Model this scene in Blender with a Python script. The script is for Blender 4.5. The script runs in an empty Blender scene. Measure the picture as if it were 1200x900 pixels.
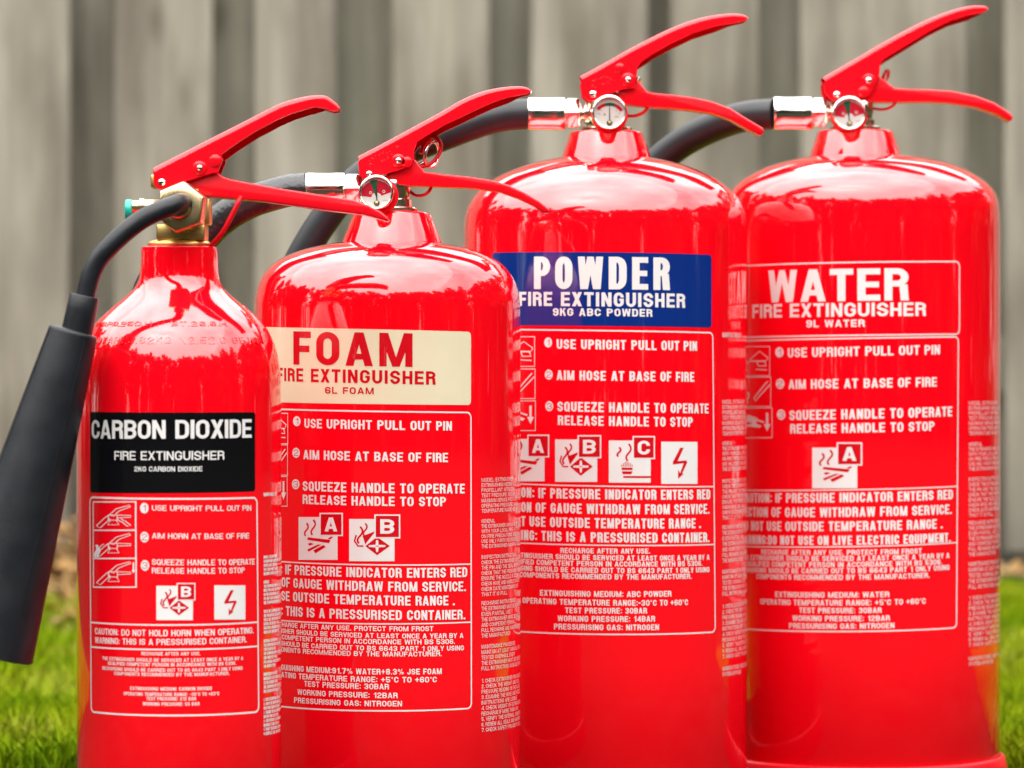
import bpy, bmesh, math, random
from mathutils import Vector
random.seed(7)
SC = bpy.context.scene
COL = SC.collection
R_ = math.radians

# ------------------------------------------------------------------ camera, sky, sun, exposure
F = 4500.0            # focal length in photo pixels (photo 1200 x 900)
HX, HY = 600.0, 430.0 # where the optical axis meets the photo
CH = 0.285            # lens height above the lawn
cam = bpy.data.cameras.new('camera')
cam.sensor_width = 36.0
cam.lens = F / 1200.0 * 36.0
cam.shift_x = 0.0
cam.shift_y = -(450.0 - HY) / 1200.0
cam.clip_start = 0.05
cam.clip_end = 800.0
cam.dof.use_dof = True
cam.dof.focus_distance = 2.27
cam.dof.aperture_fstop = 10.5
camo = bpy.data.objects.new('camera', cam)
camo.location = (0, 0, CH)
camo.rotation_euler = (R_(90), 0, 0)
COL.objects.link(camo)
SC.camera = camo

SUN_EL, SUN_AZ = R_(56), R_(205)      # azimuth clockwise from +Y
w = bpy.data.worlds.new('World')
SC.world = w
w.use_nodes = True
nt = w.node_tree
bg = nt.nodes['Background']
sky = nt.nodes.new('ShaderNodeTexSky')
sky.sky_type = 'NISHITA'
sky.sun_disc = False
sky.sun_elevation = SUN_EL
sky.sun_rotation = SUN_AZ
sky.dust_density = 4.0
sky.air_density = 1.0
sky.ozone_density = 1.0
hs = nt.nodes.new('ShaderNodeHueSaturation')
hs.inputs['Saturation'].default_value = 0.30
nt.links.new(sky.outputs[0], hs.inputs['Color'])
tcw = nt.nodes.new('ShaderNodeTexCoord')
nz = nt.nodes.new('ShaderNodeTexNoise')
nz.inputs['Scale'].default_value = 2.3
nz.inputs['Detail'].default_value = 6.0
nz.inputs['Roughness'].default_value = 0.55
nt.links.new(tcw.outputs['Generated'], nz.inputs['Vector'])
rp = nt.nodes.new('ShaderNodeValToRGB')
rp.color_ramp.elements[0].position = 0.36
rp.color_ramp.elements[0].color = (0.35, 0.35, 0.35, 1)
rp.color_ramp.elements[1].position = 0.66
rp.color_ramp.elements[1].color = (1, 1, 1, 1)
nt.links.new(nz.outputs['Fac'], rp.inputs['Fac'])
mxw = nt.nodes.new('ShaderNodeMix')
mxw.data_type = 'RGBA'
nt.links.new(rp.outputs['Color'], mxw.inputs[0])
nt.links.new(hs.outputs['Color'], mxw.inputs[6])
mxw.inputs[7].default_value = (11.0, 10.9, 10.6, 1)     # bright thin overcast
sxw = nt.nodes.new('ShaderNodeSeparateXYZ')             # overcast skies are brightest overhead
nt.links.new(tcw.outputs['Generated'], sxw.inputs[0])
mrw = nt.nodes.new('ShaderNodeMapRange')
mrw.inputs[1].default_value = 0.0; mrw.inputs[2].default_value = 1.0
mrw.inputs[3].default_value = 0.62; mrw.inputs[4].default_value = 1.65
nt.links.new(sxw.outputs[2], mrw.inputs[0])
vmw = nt.nodes.new('ShaderNodeVectorMath'); vmw.operation = 'SCALE'
nt.links.new(mxw.outputs[2], vmw.inputs[0]); nt.links.new(mrw.outputs[0], vmw.inputs['Scale'])
nt.links.new(vmw.outputs[0], bg.inputs['Color'])
bg.inputs['Strength'].default_value = 0.12

sl = bpy.data.lights.new('sun', 'SUN')
sl.energy = 1.2
sl.angle = R_(120)
sl.color = (1.0, 0.96, 0.90)
so = bpy.data.objects.new('sun', sl)
COL.objects.link(so)
sd = Vector((math.sin(SUN_AZ) * math.cos(SUN_EL), math.cos(SUN_AZ) * math.cos(SUN_EL), math.sin(SUN_EL)))
so.rotation_euler = sd.to_track_quat('Z', 'Y').to_euler()
so.location = sd * 20

SC.view_settings.view_transform = 'Standard'
SC.view_settings.look = 'None'
SC.view_settings.gamma = 1.0
SC.view_settings.use_curve_mapping = False
SC.view_settings.exposure = 1.55

# ------------------------------------------------------------------ materials
def new_mat(name):
    m = bpy.data.materials.new(name)
    m.use_nodes = True
    return m, m.node_tree, m.node_tree.nodes['Principled BSDF']

def simple(name, col, rough=0.4, metal=0.0, coat=0.0, spec=0.5, ior=1.5, vary=0.0, vscale=40, bump=0.0, bscale=300, coat_rough=0.03, rvary=0.0, coat_ior=1.5):
    m, t, p = new_mat(name)
    p.inputs['Base Color'].default_value = (*col, 1)
    p.inputs['Roughness'].default_value = rough
    p.inputs['Metallic'].default_value = metal
    p.inputs['IOR'].default_value = ior
    p.inputs['Specular IOR Level'].default_value = spec
    p.inputs['Coat Weight'].default_value = coat
    p.inputs['Coat Roughness'].default_value = coat_rough
    p.inputs['Coat IOR'].default_value = coat_ior
    tc = t.nodes.new('ShaderNodeTexCoord')
    if vary > 0:
        n = t.nodes.new('ShaderNodeTexNoise'); n.inputs['Scale'].default_value = vscale; n.inputs['Detail'].default_value = 5
        t.links.new(tc.outputs['Object'], n.inputs['Vector'])
        mr = t.nodes.new('ShaderNodeMapRange'); mr.inputs[1].default_value = 0.3; mr.inputs[2].default_value = 0.7
        mr.inputs[3].default_value = 1 - vary; mr.inputs[4].default_value = 1 + vary
        t.links.new(n.outputs['Fac'], mr.inputs[0])
        mx = t.nodes.new('ShaderNodeMix'); mx.data_type = 'RGBA'; mx.blend_type = 'MULTIPLY'; mx.inputs[0].default_value = 1
        mx.inputs[6].default_value = (*col, 1)
        t.links.new(mr.outputs[0], mx.inputs[7])
        t.links.new(mx.outputs[2], p.inputs['Base Color'])
    if rvary > 0:
        n3 = t.nodes.new('ShaderNodeTexNoise'); n3.inputs['Scale'].default_value = 55; n3.inputs['Detail'].default_value = 6
        t.links.new(tc.outputs['Object'], n3.inputs['Vector'])
        m3 = t.nodes.new('ShaderNodeMapRange'); m3.inputs[1].default_value = 0.35; m3.inputs[2].default_value = 0.75
        m3.inputs[3].default_value = rough; m3.inputs[4].default_value = rough + rvary
        t.links.new(n3.outputs['Fac'], m3.inputs[0]); t.links.new(m3.outputs[0], p.inputs['Roughness'])
    if bump > 0:
        n2 = t.nodes.new('ShaderNodeTexNoise'); n2.inputs['Scale'].default_value = bscale; n2.inputs['Detail'].default_value = 2
        t.links.new(tc.outputs['Object'], n2.inputs['Vector'])
        b = t.nodes.new('ShaderNodeBump'); b.inputs['Strength'].default_value = bump; b.inputs['Distance'].default_value = 0.0005
        t.links.new(n2.outputs['Fac'], b.inputs['Height'])
        t.links.new(b.outputs[0], p.inputs['Normal'])
    return m

RED = (0.80, 0.0012, 0.008)
M = {}
M['paint'] = simple('gloss_red_paint', RED, 0.09, spec=0.3, coat=1.0, ior=1.5, vary=0.03, vscale=12, bump=0.018, bscale=190, coat_rough=0.02, coat_ior=1.68)
M['lever'] = simple('lever_red_paint', (0.66, 0.002, 0.010), 0.24, spec=0.3, coat=0.35, vary=0.03, bump=0.05, bscale=350, coat_rough=0.06)
M['redplastic'] = simple('red_plastic', (0.60, 0.003, 0.009), 0.34, spec=0.22, vary=0.04)
M['white'] = simple('white_print', (0.68, 0.65, 0.64), 0.2, coat=0.5, vary=0.02, vscale=60)
M['faintwhite'] = simple('thin_white_print', (0.66, 0.47, 0.47), 0.2, coat=0.5, vary=0.10, vscale=500)
M['redprint'] = simple('red_print', (0.52, 0.003, 0.010), 0.2, coat=0.5, vary=0.04)
M['black'] = simple('black_print', (0.004, 0.004, 0.005), 0.08, spec=0.25, coat=0.2, vary=0.05)
M['cream'] = simple('cream_print', (0.66, 0.57, 0.40), 0.2, coat=0.5, vary=0.03)
M['blue'] = simple('blue_print', (0.004, 0.022, 0.16), 0.09, coat=0.5, vary=0.04)
M['chrome'] = simple('chrome_plate', (0.92, 0.90, 0.86), 0.09, metal=1.0, vary=0.04, vscale=90, rvary=0.12)
M['nickel'] = simple('nickel_plate', (0.74, 0.68, 0.55), 0.16, metal=1.0, vary=0.12, vscale=140, rvary=0.15, bump=0.15, bscale=220)
M['brass'] = simple('cast_brass', (0.62, 0.43, 0.15), 0.30, metal=1.0, vary=0.16, vscale=120, rvary=0.2, bump=0.2, bscale=260)
M['passivated'] = simple('yellow_passivated_steel', (0.72, 0.56, 0.32), 0.22, metal=1.0, vary=0.18, vscale=90, rvary=0.2)
M['rubber'] = simple('black_rubber', (0.016, 0.017, 0.020), 0.42, spec=0.35, vary=0.15, vscale=60, bump=0.08, bscale=400)
M['hornplastic'] = simple('black_plastic', (0.009, 0.010, 0.013), 0.34, spec=0.32, vary=0.25, vscale=70, bump=0.16, bscale=700, rvary=0.16)
M['teal'] = simple('teal_plastic', (0.01, 0.33, 0.26), 0.35, vary=0.05)
M['dial'] = simple('dial_white', (0.44, 0.43, 0.40), 0.3, spec=0.3, coat=0.1, vary=0.02)
M['dialgreen'] = simple('dial_green', (0.008, 0.07, 0.03), 0.3, spec=0.25, vary=0.03)
M['dialred'] = simple('dial_red', (0.34, 0.006, 0.02), 0.3, spec=0.25, vary=0.03)
M['ink'] = simple('black_ink', (0.01, 0.01, 0.012), 0.3, coat=0.5, vary=0.03)

def braided(name):
    m, t, p = new_mat(name)
    p.inputs['Base Color'].default_value = (0.018, 0.018, 0.021, 1)
    p.inputs['Roughness'].default_value = 0.3
    tc = t.nodes.new('ShaderNodeTexCoord')
    v = t.nodes.new('ShaderNodeTexVoronoi'); v.inputs['Scale'].default_value = 420
    t.links.new(tc.outputs['Object'], v.inputs['Vector'])
    b = t.nodes.new('ShaderNodeBump'); b.inputs['Strength'].default_value = 0.35; b.inputs['Distance'].default_value = 0.0006
    t.links.new(v.outputs['Distance'], b.inputs['Height']); t.links.new(b.outputs[0], p.inputs['Normal'])
    return m
M['braid'] = braided('textured_rubber')

def wood_mat(name, c1, c2, green):
    m, t, p = new_mat(name)
    L = t.links.new
    tc = t.nodes.new('ShaderNodeTexCoord'); oi = t.nodes.new('ShaderNodeObjectInfo')
    off = t.nodes.new('ShaderNodeVectorMath'); off.operation = 'ADD'
    sc = t.nodes.new('ShaderNodeVectorMath'); sc.operation = 'SCALE'; sc.inputs['Scale'].default_value = 37.0
    cb = t.nodes.new('ShaderNodeCombineXYZ')
    L(oi.outputs['Random'], cb.inputs[0]); L(oi.outputs['Random'], cb.inputs[2])
    L(cb.outputs[0], sc.inputs[0]); L(tc.outputs['Object'], off.inputs[0]); L(sc.outputs[0], off.inputs[1])
    mp = t.nodes.new('ShaderNodeMapping'); mp.inputs['Scale'].default_value = (26, 26, 1.6); L(off.outputs[0], mp.inputs[0])
    n1 = t.nodes.new('ShaderNodeTexNoise'); n1.inputs['Scale'].default_value = 1.6; n1.inputs['Detail'].default_value = 7; n1.inputs['Distortion'].default_value = 0.6
    L(mp.outputs[0], n1.inputs['Vector'])
    r1 = t.nodes.new('ShaderNodeValToRGB')
    r1.color_ramp.elements[0].position = 0.30; r1.color_ramp.elements[0].color = (*c2, 1)
    r1.color_ramp.elements[1].position = 0.66; r1.color_ramp.elements[1].color = (*c1, 1)
    L(n1.outputs['Fac'], r1.inputs[0])
    # algae tint in broad vertical patches
    mp2 = t.nodes.new('ShaderNodeMapping'); mp2.inputs['Scale'].default_value = (9, 9, 0.7); L(off.outputs[0], mp2.inputs[0])
    n2 = t.nodes.new('ShaderNodeTexNoise'); n2.inputs['Scale'].default_value = 1.3; n2.inputs['Detail'].default_value = 3
    L(mp2.outputs[0], n2.inputs['Vector'])
    r2 = t.nodes.new('ShaderNodeValToRGB'); r2.color_ramp.elements[0].position = 0.50; r2.color_ramp.elements[1].position = 0.74
    r2.color_ramp.elements[0].color = (0, 0, 0, 1); r2.color_ramp.elements[1].color = (0.5, 0.5, 0.5, 1)
    L(n2.outputs['Fac'], r2.inputs[0])
    mx = t.nodes.new('ShaderNodeMix'); mx.data_type = 'RGBA'; mx.inputs[7].default_value = (*green, 1)
    L(r2.outputs[0], mx.inputs[0]); L(r1.outputs[0], mx.inputs[6])
    # knots
    mp3 = t.nodes.new('ShaderNodeMapping'); mp3.inputs['Scale'].default_value = (8.0, 0.01, 3.0); L(off.outputs[0], mp3.inputs[0])
    vo = t.nodes.new('ShaderNodeTexVoronoi'); vo.inputs['Scale'].default_value = 0.9; L(mp3.outputs[0], vo.inputs['Vector'])
    r3 = t.nodes.new('ShaderNodeValToRGB'); r3.color_ramp.elements[0].position = 0.04; r3.color_ramp.elements[1].position = 0.13
    r3.color_ramp.elements[0].color = (0.42, 0.36, 0.30, 1); r3.color_ramp.elements[1].color = (1, 1, 1, 1)
    L(vo.outputs['Distance'], r3.inputs[0])
    mk = t.nodes.new('ShaderNodeMix'); mk.data_type = 'RGBA'; mk.blend_type = 'MULTIPLY'; mk.inputs[0].default_value = 1
    L(mx.outputs[2], mk.inputs[6]); L(r3.outputs[0], mk.inputs[7])
    mp4 = t.nodes.new('ShaderNodeMapping'); mp4.inputs['Scale'].default_value = (7, 7, 2.2); L(off.outputs[0], mp4.inputs[0])
    n4 = t.nodes.new('ShaderNodeTexNoise'); n4.inputs['Scale'].default_value = 1.7; n4.inputs['Detail'].default_value = 5; L(mp4.outputs[0], n4.inputs['Vector'])
    r4 = t.nodes.new('ShaderNodeValToRGB'); r4.color_ramp.elements[0].position = 0.34; r4.color_ramp.elements[1].position = 0.60
    r4.color_ramp.elements[0].color = (0.60, 0.57, 0.53, 1); r4.color_ramp.elements[1].color = (1.05, 1.04, 1.02, 1)
    L(n4.outputs['Fac'], r4.inputs[0])
    ms = t.nodes.new('ShaderNodeMix'); ms.data_type = 'RGBA'; ms.blend_type = 'MULTIPLY'; ms.inputs[0].default_value = 1
    L(mk.outputs[2], ms.inputs[6]); L(r4.outputs[0], ms.inputs[7])
    # each board a little lighter or darker
    mr = t.nodes.new('ShaderNodeMapRange'); mr.inputs[3].default_value = 0.86; mr.inputs[4].default_value = 1.12; L(oi.outputs['Random'], mr.inputs[0])
    mb = t.nodes.new('ShaderNodeMix'); mb.data_type = 'RGBA'; mb.blend_type = 'MULTIPLY'; mb.inputs[0].default_value = 1
    L(ms.outputs[2], mb.inputs[6]); L(mr.outputs[0], mb.inputs[7])
    L(mb.outputs[2], p.inputs['Base Color'])
    p.inputs['Roughness'].default_value = 0.85
    bp = t.nodes.new('ShaderNodeBump'); bp.inputs['Strength'].default_value = 0.5; bp.inputs['Distance'].default_value = 0.003
    L(n1.outputs['Fac'], bp.inputs['Height']); L(bp.outputs[0], p.inputs['Normal'])
    return m
M['wood'] = wood_mat('weathered_board', (0.305, 0.276, 0.238), (0.180, 0.158, 0.132), (0.190, 0.172, 0.125))
M['woodback'] = wood_mat('weathered_back_board', (0.270, 0.255, 0.215), (0.180, 0.168, 0.138), (0.20, 0.195, 0.12))

def mix_mat(name, cols, scale, rough=0.9, rand=False):
    m, t, p = new_mat(name)
    tc = t.nodes.new('ShaderNodeTexCoord')
    n = t.nodes.new('ShaderNodeTexNoise'); n.inputs['Scale'].default_value = scale; n.inputs['Detail'].default_value = 6
    t.links.new(tc.outputs['Object'], n.inputs['Vector'])
    r = t.nodes.new('ShaderNodeValToRGB')
    els = r.color_ramp.elements
    while len(els) < len(cols): els.new(0.5)
    for i, c in enumerate(cols):
        els[i].position = 0.30 + 0.40 * i / (len(cols) - 1); els[i].color = (*c, 1)
    t.links.new(n.outputs['Fac'], r.inputs[0]); t.links.new(r.outputs[0], p.inputs['Base Color'])
    p.inputs['Roughness'].default_value = rough
    p.inputs['Specular IOR Level'].default_value = 0.02
    return m
M['soil'] = mix_mat('lawn_soil', [(0.007, 0.008, 0.005), (0.012, 0.014, 0.008), (0.022, 0.020, 0.014)], 9, 1.0)
M['thatch'] = mix_mat('lawn_thatch', [(0.045, 0.09, 0.002), (0.075, 0.14, 0.003), (0.13, 0.16, 0.012)], 7, 1.0)
M['grass'] = mix_mat('grass_blade', [(0.055, 0.110, 0.001), (0.100, 0.165, 0.002), (0.160, 0.205, 0.003), (0.23, 0.24, 0.04)], 5.5, 0.75)
M['leaf'] = mix_mat('tree_leaf', [(0.008, 0.016, 0.005), (0.018, 0.030, 0.008), (0.030, 0.040, 0.012)], 0.8, 0.7)
M['deadleaf'] = mix_mat('dead_leaf', [(0.13, 0.07, 0.025), (0.26, 0.15, 0.06), (0.28, 0.21, 0.11)], 12, 0.7)

# ------------------------------------------------------------------ helpers
def P(px, py, Y):
    """photo pixel at depth Y -> world point"""
    return Vector(((px - HX) / F * Y, Y, CH - (py - HY) / F * Y))

class MB:
    def __init__(self):
        self.v = []; self.f = []; self.m = []
    def add(self, vs, fs, mi=0):
        o = len(self.v)
        self.v.extend([tuple(x) for x in vs])
        for f in fs:
            self.f.append([i + o for i in f]); self.m.append(mi)
    def lathe(self, prof, origin, axis=(0, 0, 1), n=64, mi=0, cap0=False, cap1=False):
        """prof: list of (radius, distance along the axis)"""
        ax = Vector(axis).normalized(); q = ax.to_track_quat('Z', 'Y')
        ex = q @ Vector((1, 0, 0)); ey = q @ Vector((0, 1, 0)); o = Vector(origin)
        vs = []; fs = []
        for r, h in prof:
            for k in range(n):
                a = 2 * math.pi * k / n
                vs.append(o + ax * h + ex * (r * math.cos(a)) + ey * (r * math.sin(a)))
        for i in range(len(prof) - 1):
            for k in range(n):
                k2 = (k + 1) % n
                fs.append([i * n + k, i * n + k2, (i + 1) * n + k2, (i + 1) * n + k])
        if cap0: fs.append([k for k in range(n)][::-1])
        if cap1: fs.append([(len(prof) - 1) * n + k for k in range(n)])
        self.add(vs, fs, mi)
    def cyl(self, a, b, r, n=32, bev=0.0, mi=0):
        a = Vector(a); b = Vector(b); L = (b - a).length
        if bev > 0:
            pr = [(r - bev, 0), (r - bev * .3, bev * .3), (r, bev), (r, L - bev), (r - bev * .3, L - bev * .3), (r - bev, L)]
        else:
            pr = [(r, 0), (r, L)]
        self.lathe(pr, a, b - a, n, mi, True, True)
    def tube(self, pts, r, n=24, mi=0, caps=True):
        pts = [Vector(p) for p in pts]; N = len(pts)
        rs = r if isinstance(r, (list, tuple)) else [r] * N
        tg = [(pts[min(i + 1, N - 1)] - pts[max(i - 1, 0)]).normalized() for i in range(N)]
        up = Vector((0, 1, 0)) if abs(tg[0].y) < 0.9 else Vector((0, 0, 1))
        e = (up - tg[0] * up.dot(tg[0])).normalized()
        vs = []; fs = []
        for i in range(N):
            e = (e - tg[i] * e.dot(tg[i])).normalized(); g = tg[i].cross(e)
            for k in range(n):
                a = 2 * math.pi * k / n
                vs.append(pts[i] + e * (rs[i] * math.cos(a)) + g * (rs[i] * math.sin(a)))
        for i in range(N - 1):
            for k in range(n):
                k2 = (k + 1) % n
                fs.append([i * n + k, i * n + k2, (i + 1) * n + k2, (i + 1) * n + k])
        if caps:
            fs.append([k for k in range(n)][::-1]); fs.append([(N - 1) * n + k for k in range(n)])
        self.add(vs, fs, mi)
    def box(self, lo, hi, mi=0):
        x0, y0, z0 = lo; x1, y1, z1 = hi
        vs = [(x0, y0, z0), (x1, y0, z0), (x1, y1, z0), (x0, y1, z0), (x0, y0, z1), (x1, y0, z1), (x1, y1, z1), (x0, y1, z1)]
        self.add(vs, [[0, 3, 2, 1], [4, 5, 6, 7], [0, 1, 5, 4], [1, 2, 6, 5], [2, 3, 7, 6], [3, 0, 4, 7]], mi)
    def slab(self, xz, y0, y1, mi=0):
        """outline in the x-z plane pulled from y0 (near) to y1"""
        n = len(xz)
        vs = [(x, y0, z) for x, z in xz] + [(x, y1, z) for x, z in xz]
        fs = [list(range(n)), list(range(2 * n - 1, n - 1, -1))]
        for i in range(n):
            j = (i + 1) % n
            fs.append([i, i + n, j + n, j])
        self.add(vs, fs, mi)
    def build(self, name, mats, parent=None, base=(0, 0, 0), bevel=0.0, bseg=2, angle=38, smooth=True):
        me = bpy.data.meshes.new(name)
        b = Vector(base)
        me.from_pydata([tuple(Vector(v) - b) for v in self.v], [], self.f)
        if not isinstance(mats, (list, tuple)): mats = [mats]
        for mt in mats: me.materials.append(mt)
        me.polygons.foreach_set('material_index', self.m)
        bm = bmesh.new(); bm.from_mesh(me)
        bmesh.ops.recalc_face_normals(bm, faces=bm.faces)
        if bevel > 0:
            ed = [e for e in bm.edges if len(e.link_faces) == 2 and e.calc_face_angle(0) > R_(50)]
            bmesh.ops.bevel(bm, geom=ed, offset=bevel, segments=bseg, affect='EDGES', clamp_overlap=True, profile=0.5)
        for f in bm.faces: f.smooth = smooth
        ca = R_(angle)
        for e in bm.edges:
            e.smooth = not (len(e.link_faces) == 2 and e.calc_face_angle(0) > ca)
        bm.to_mesh(me); bm.free()
        o = bpy.data.objects.new(name, me)
        COL.objects.link(o)
        if parent is not None:
            o.parent = parent
        else:
            o.location = b
        return o

def thing(name, label, cat, loc, group=None):
    o = bpy.data.objects.new(name, None); COL.objects.link(o)
    o.location = loc; o.empty_display_size = 0.1
    o['label'] = label; o['category'] = cat
    if group: o['group'] = group
    return o

def catmull(pts, n=8, closed=False):
    pts = [Vector(p) for p in pts]; N = len(pts); out = []
    for i in range(N if closed else N - 1):
        g = lambda k: pts[k % N] if closed else pts[max(0, min(N - 1, k))]
        p0, p1, p2, p3 = g(i - 1), g(i), g(i + 1), g(i + 2)
        for k in range(n):
            t = k / n
            out.append(0.5 * ((2 * p1) + (p2 - p0) * t + (2 * p0 - 5 * p1 + 4 * p2 - p3) * t * t + (3 * p1 - p0 - 3 * p2 + p3) * t ** 3))
    if not closed: out.append(pts[-1])
    return out

# ------------------------------------------------------------------ ground, grass
g = MB()
N = 40
vs = []; fs = []
S = 220.0
def gcoord(i):
    t = (i / N) * 2 - 1
    return math.copysign(abs(t) ** 3, t) * S
for j in range(N + 1):
    for i in range(N + 1):
        x, y = gcoord(i), gcoord(j) + 2
        vs.append((x, y, 0.0))
for j in range(N):
    for i in range(N):
        a = j * (N + 1) + i
        fs.append([a, a + 1, a + N + 2, a + N + 1])
g.add(vs, fs)
go = g.build('ground', M['soil']); go['kind'] = 'structure'

# (axis pixel x, depth, radius)
EXT = {k: (c, F * r / hw, r) for k, c, hw, r in (('co2', 210.0, 119.5, 0.0575), ('foam', 454.0, 156.0, 0.080), ('powder', 709.0, 166.0, 0.092), ('water', 1010.0, 161.0, 0.093))}
AXIS = {k: ((c - HX) / F * d, d, r) for k, (c, d, r) in EXT.items()}

lw = MB()
n_ = 24
lw.add([(-1.5 + 3.0 * i / n_, 2.68 + .03 * math.sin(i * 2.1), .004) for i in range(n_ + 1)] + [(-1.5 + 3.0 * i / n_, 5.02, .004) for i in range(n_ + 1)], [[i, i + 1, n_ + 2 + i, n_ + 1 + i] for i in range(n_)])
lwo = lw.build('lawn', M['thatch']); lwo['kind'] = 'structure'
rg = random.Random(3)
FENCE_Y = 5.13
vs = []; fs = []
cnt = 0
while cnt < 150000:
    x = rg.uniform(-1.3, 1.3) if rg.random() < .22 else rg.choice((-1, 1)) * rg.uniform(.27, .80); y = rg.uniform(2.6, FENCE_Y - 0.02)
    if any((x - a[0]) ** 2 + (y - a[1]) ** 2 < (a[2] + 0.012) ** 2 for a in AXIS.values()): continue
    if y < 2.66: continue
    if y > FENCE_Y - .22 and rg.random() < .75: continue
    if x < -.38 and y > 4.15 + .35 * math.sin(x * 31) and rg.random() < .85: continue
    cnt += 1
    h = rg.uniform(0.012, 0.034) * (1.25 if rg.random() < 0.15 else 1)
    if y > FENCE_Y - 1.2: h = min(h, .006 + .034 * (FENCE_Y - y) / 1.2)
    if y < 2.8: h = min(h, .034)
    a = rg.uniform(0, 6.283); wd = rg.uniform(0.0007, 0.0014)
    lx, ly = math.cos(a) * wd, math.sin(a) * wd
    b = rg.uniform(0, 6.283); ln = rg.uniform(0.1, 0.9) * h
    bx, by = math.cos(b) * ln, math.sin(b) * ln
    o = len(vs)
    vs += [(x - lx, y - ly, 0.001), (x + lx, y + ly, 0.001), (x + bx * .35 - lx * .8, y + by * .35 - ly * .8, h * .6), (x + bx * .35 + lx * .8, y + by * .35 + ly * .8, h * .6), (x + bx, y + by, h)]
    fs += [[o, o + 1, o + 3, o + 2], [o + 2, o + 3, o + 4]]
gm = bpy.data.meshes.new('grass'); gm.from_pydata(vs, [], fs); gm.materials.append(M['grass'])
gro = bpy.data.objects.new('grass', gm); COL.objects.link(gro)
gro['kind'] = 'stuff'; gro['label'] = 'short green lawn grass in front of the wooden fence'; gro['category'] = 'grass'

# dead leaves blown against the fence foot
vs = []; fs = []
for k in range(4600):
    if k < 4300:
        x = rg.gauss(-0.60, 0.12); y = FENCE_Y - 0.03 - rg.random() ** 1.15 * 1.08; z = abs(rg.gauss(0.0, 0.035)) * max(0.15, 1 - (FENCE_Y - y) * 1.3) + 0.004
    else:
        x = rg.uniform(-1.3, 1.3); y = FENCE_Y - rg.uniform(0.02, 0.25); z = rg.uniform(0.004, 0.03)
    a = rg.uniform(0, 6.28); s = rg.uniform(0.006, 0.016); tx = rg.uniform(-.6, .6); ty = rg.uniform(-.6, .6)
    o = len(vs)
    for (ux, uy) in ((-1, 0), (-.3, .5), (.5, .42), (1, 0), (.5, -.42), (-.3, -.5)):
        X = (ux * math.cos(a) - uy * math.sin(a)) * s; Y = (ux * math.sin(a) + uy * math.cos(a)) * s
        vs.append((x + X, y + Y, max(0.003, z + X * tx + Y * ty + abs(uy) * s * .4)))
    fs.append([o, o + 1, o + 2, o + 3]); fs.append([o, o + 3, o + 4, o + 5])
lm = bpy.data.meshes.new('fallen_leaves'); lm.from_pydata(vs, [], fs); lm.materials.append(M['deadleaf'])
lo = bpy.data.objects.new('fallen_leaves', lm); COL.objects.link(lo)
lo['kind'] = 'stuff'; lo['label'] = 'brown fallen leaves lying along the foot of the fence'; lo['category'] = 'leaves'

# ------------------------------------------------------------------ fence
fence = thing('wooden_fence', 'weathered grey wooden board fence standing behind the fire extinguishers', 'fence', (0, FENCE_Y, 0))
def px2x(px, Y): return (px - HX) / F * Y
front = [(-1910 + 164 * i, -1790 + 164 * i) for i in range(7)] + [(-760, -640), (-590, -470), (-425, -310), (-265, -140), (-90, 82), (134, 248), (299, 394), (460, 574), (622, 758), (786, 888), (938, 1132), (1176, 1318), (1362, 1480), (1530, 1650), (1700, 1820)] + [(1866 + 164 * i, 1986 + 164 * i) for i in range(7)]
for (a, b) in front:
    mb = MB()
    xa, xb = px2x(a, FENCE_Y), px2x(b, FENCE_Y)
    z0 = 0.035 + rg.uniform(-.006, .006); z1 = 1.78 + rg.uniform(-.01, .01)
    lean = rg.uniform(-.003, .003)
    segs = 7
    vs = []; fs = []
    for i in range(segs + 1):
        t = i / segs; z = z0 + (z1 - z0) * t; wob = rg.uniform(-.0015, .0015); dx = lean * t
        vs += [(xa + dx + wob, FENCE_Y - .011, z), (xb + dx + wob, FENCE_Y - .011, z), (xb + dx + wob, FENCE_Y + .011, z), (xa + dx + wob, FENCE_Y + .011, z)]
    for i in range(segs):
        for k in range(4):
            k2 = (k + 1) % 4
            fs.append([i * 4 + k, i * 4 + k2, i * 4 + 4 + k2, i * 4 + 4 + k])
    fs += [[3, 2, 1, 0], [segs * 4, segs * 4 + 1, segs * 4 + 2, segs * 4 + 3]]
    mb.add(vs, fs)
    mb.build('board', M['wood'], fence, (0, FENCE_Y, 0), bevel=0.003)
for i in range(len(front) - 1):
    mb = MB()
    xa, xb = px2x(front[i][1] - 26, FENCE_Y), px2x(front[i + 1][0] + 26, FENCE_Y)
    mb.box((xa, FENCE_Y + .046, 0.03), (xb, FENCE_Y + .066, 1.76))
    mb.build('back_board', M['woodback'], fence, (0, FENCE_Y, 0), bevel=0.003)
for zz in (0.25, 1.45):
    mb = MB()
    mb.box((px2x(-1910, FENCE_Y), FENCE_Y + .0125, zz), (px2x(2960, FENCE_Y), FENCE_Y + .0445, zz + .075))
    r = mb.build('rail', M['woodback'], fence, (0, FENCE_Y, 0), bevel=0.003)

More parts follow.
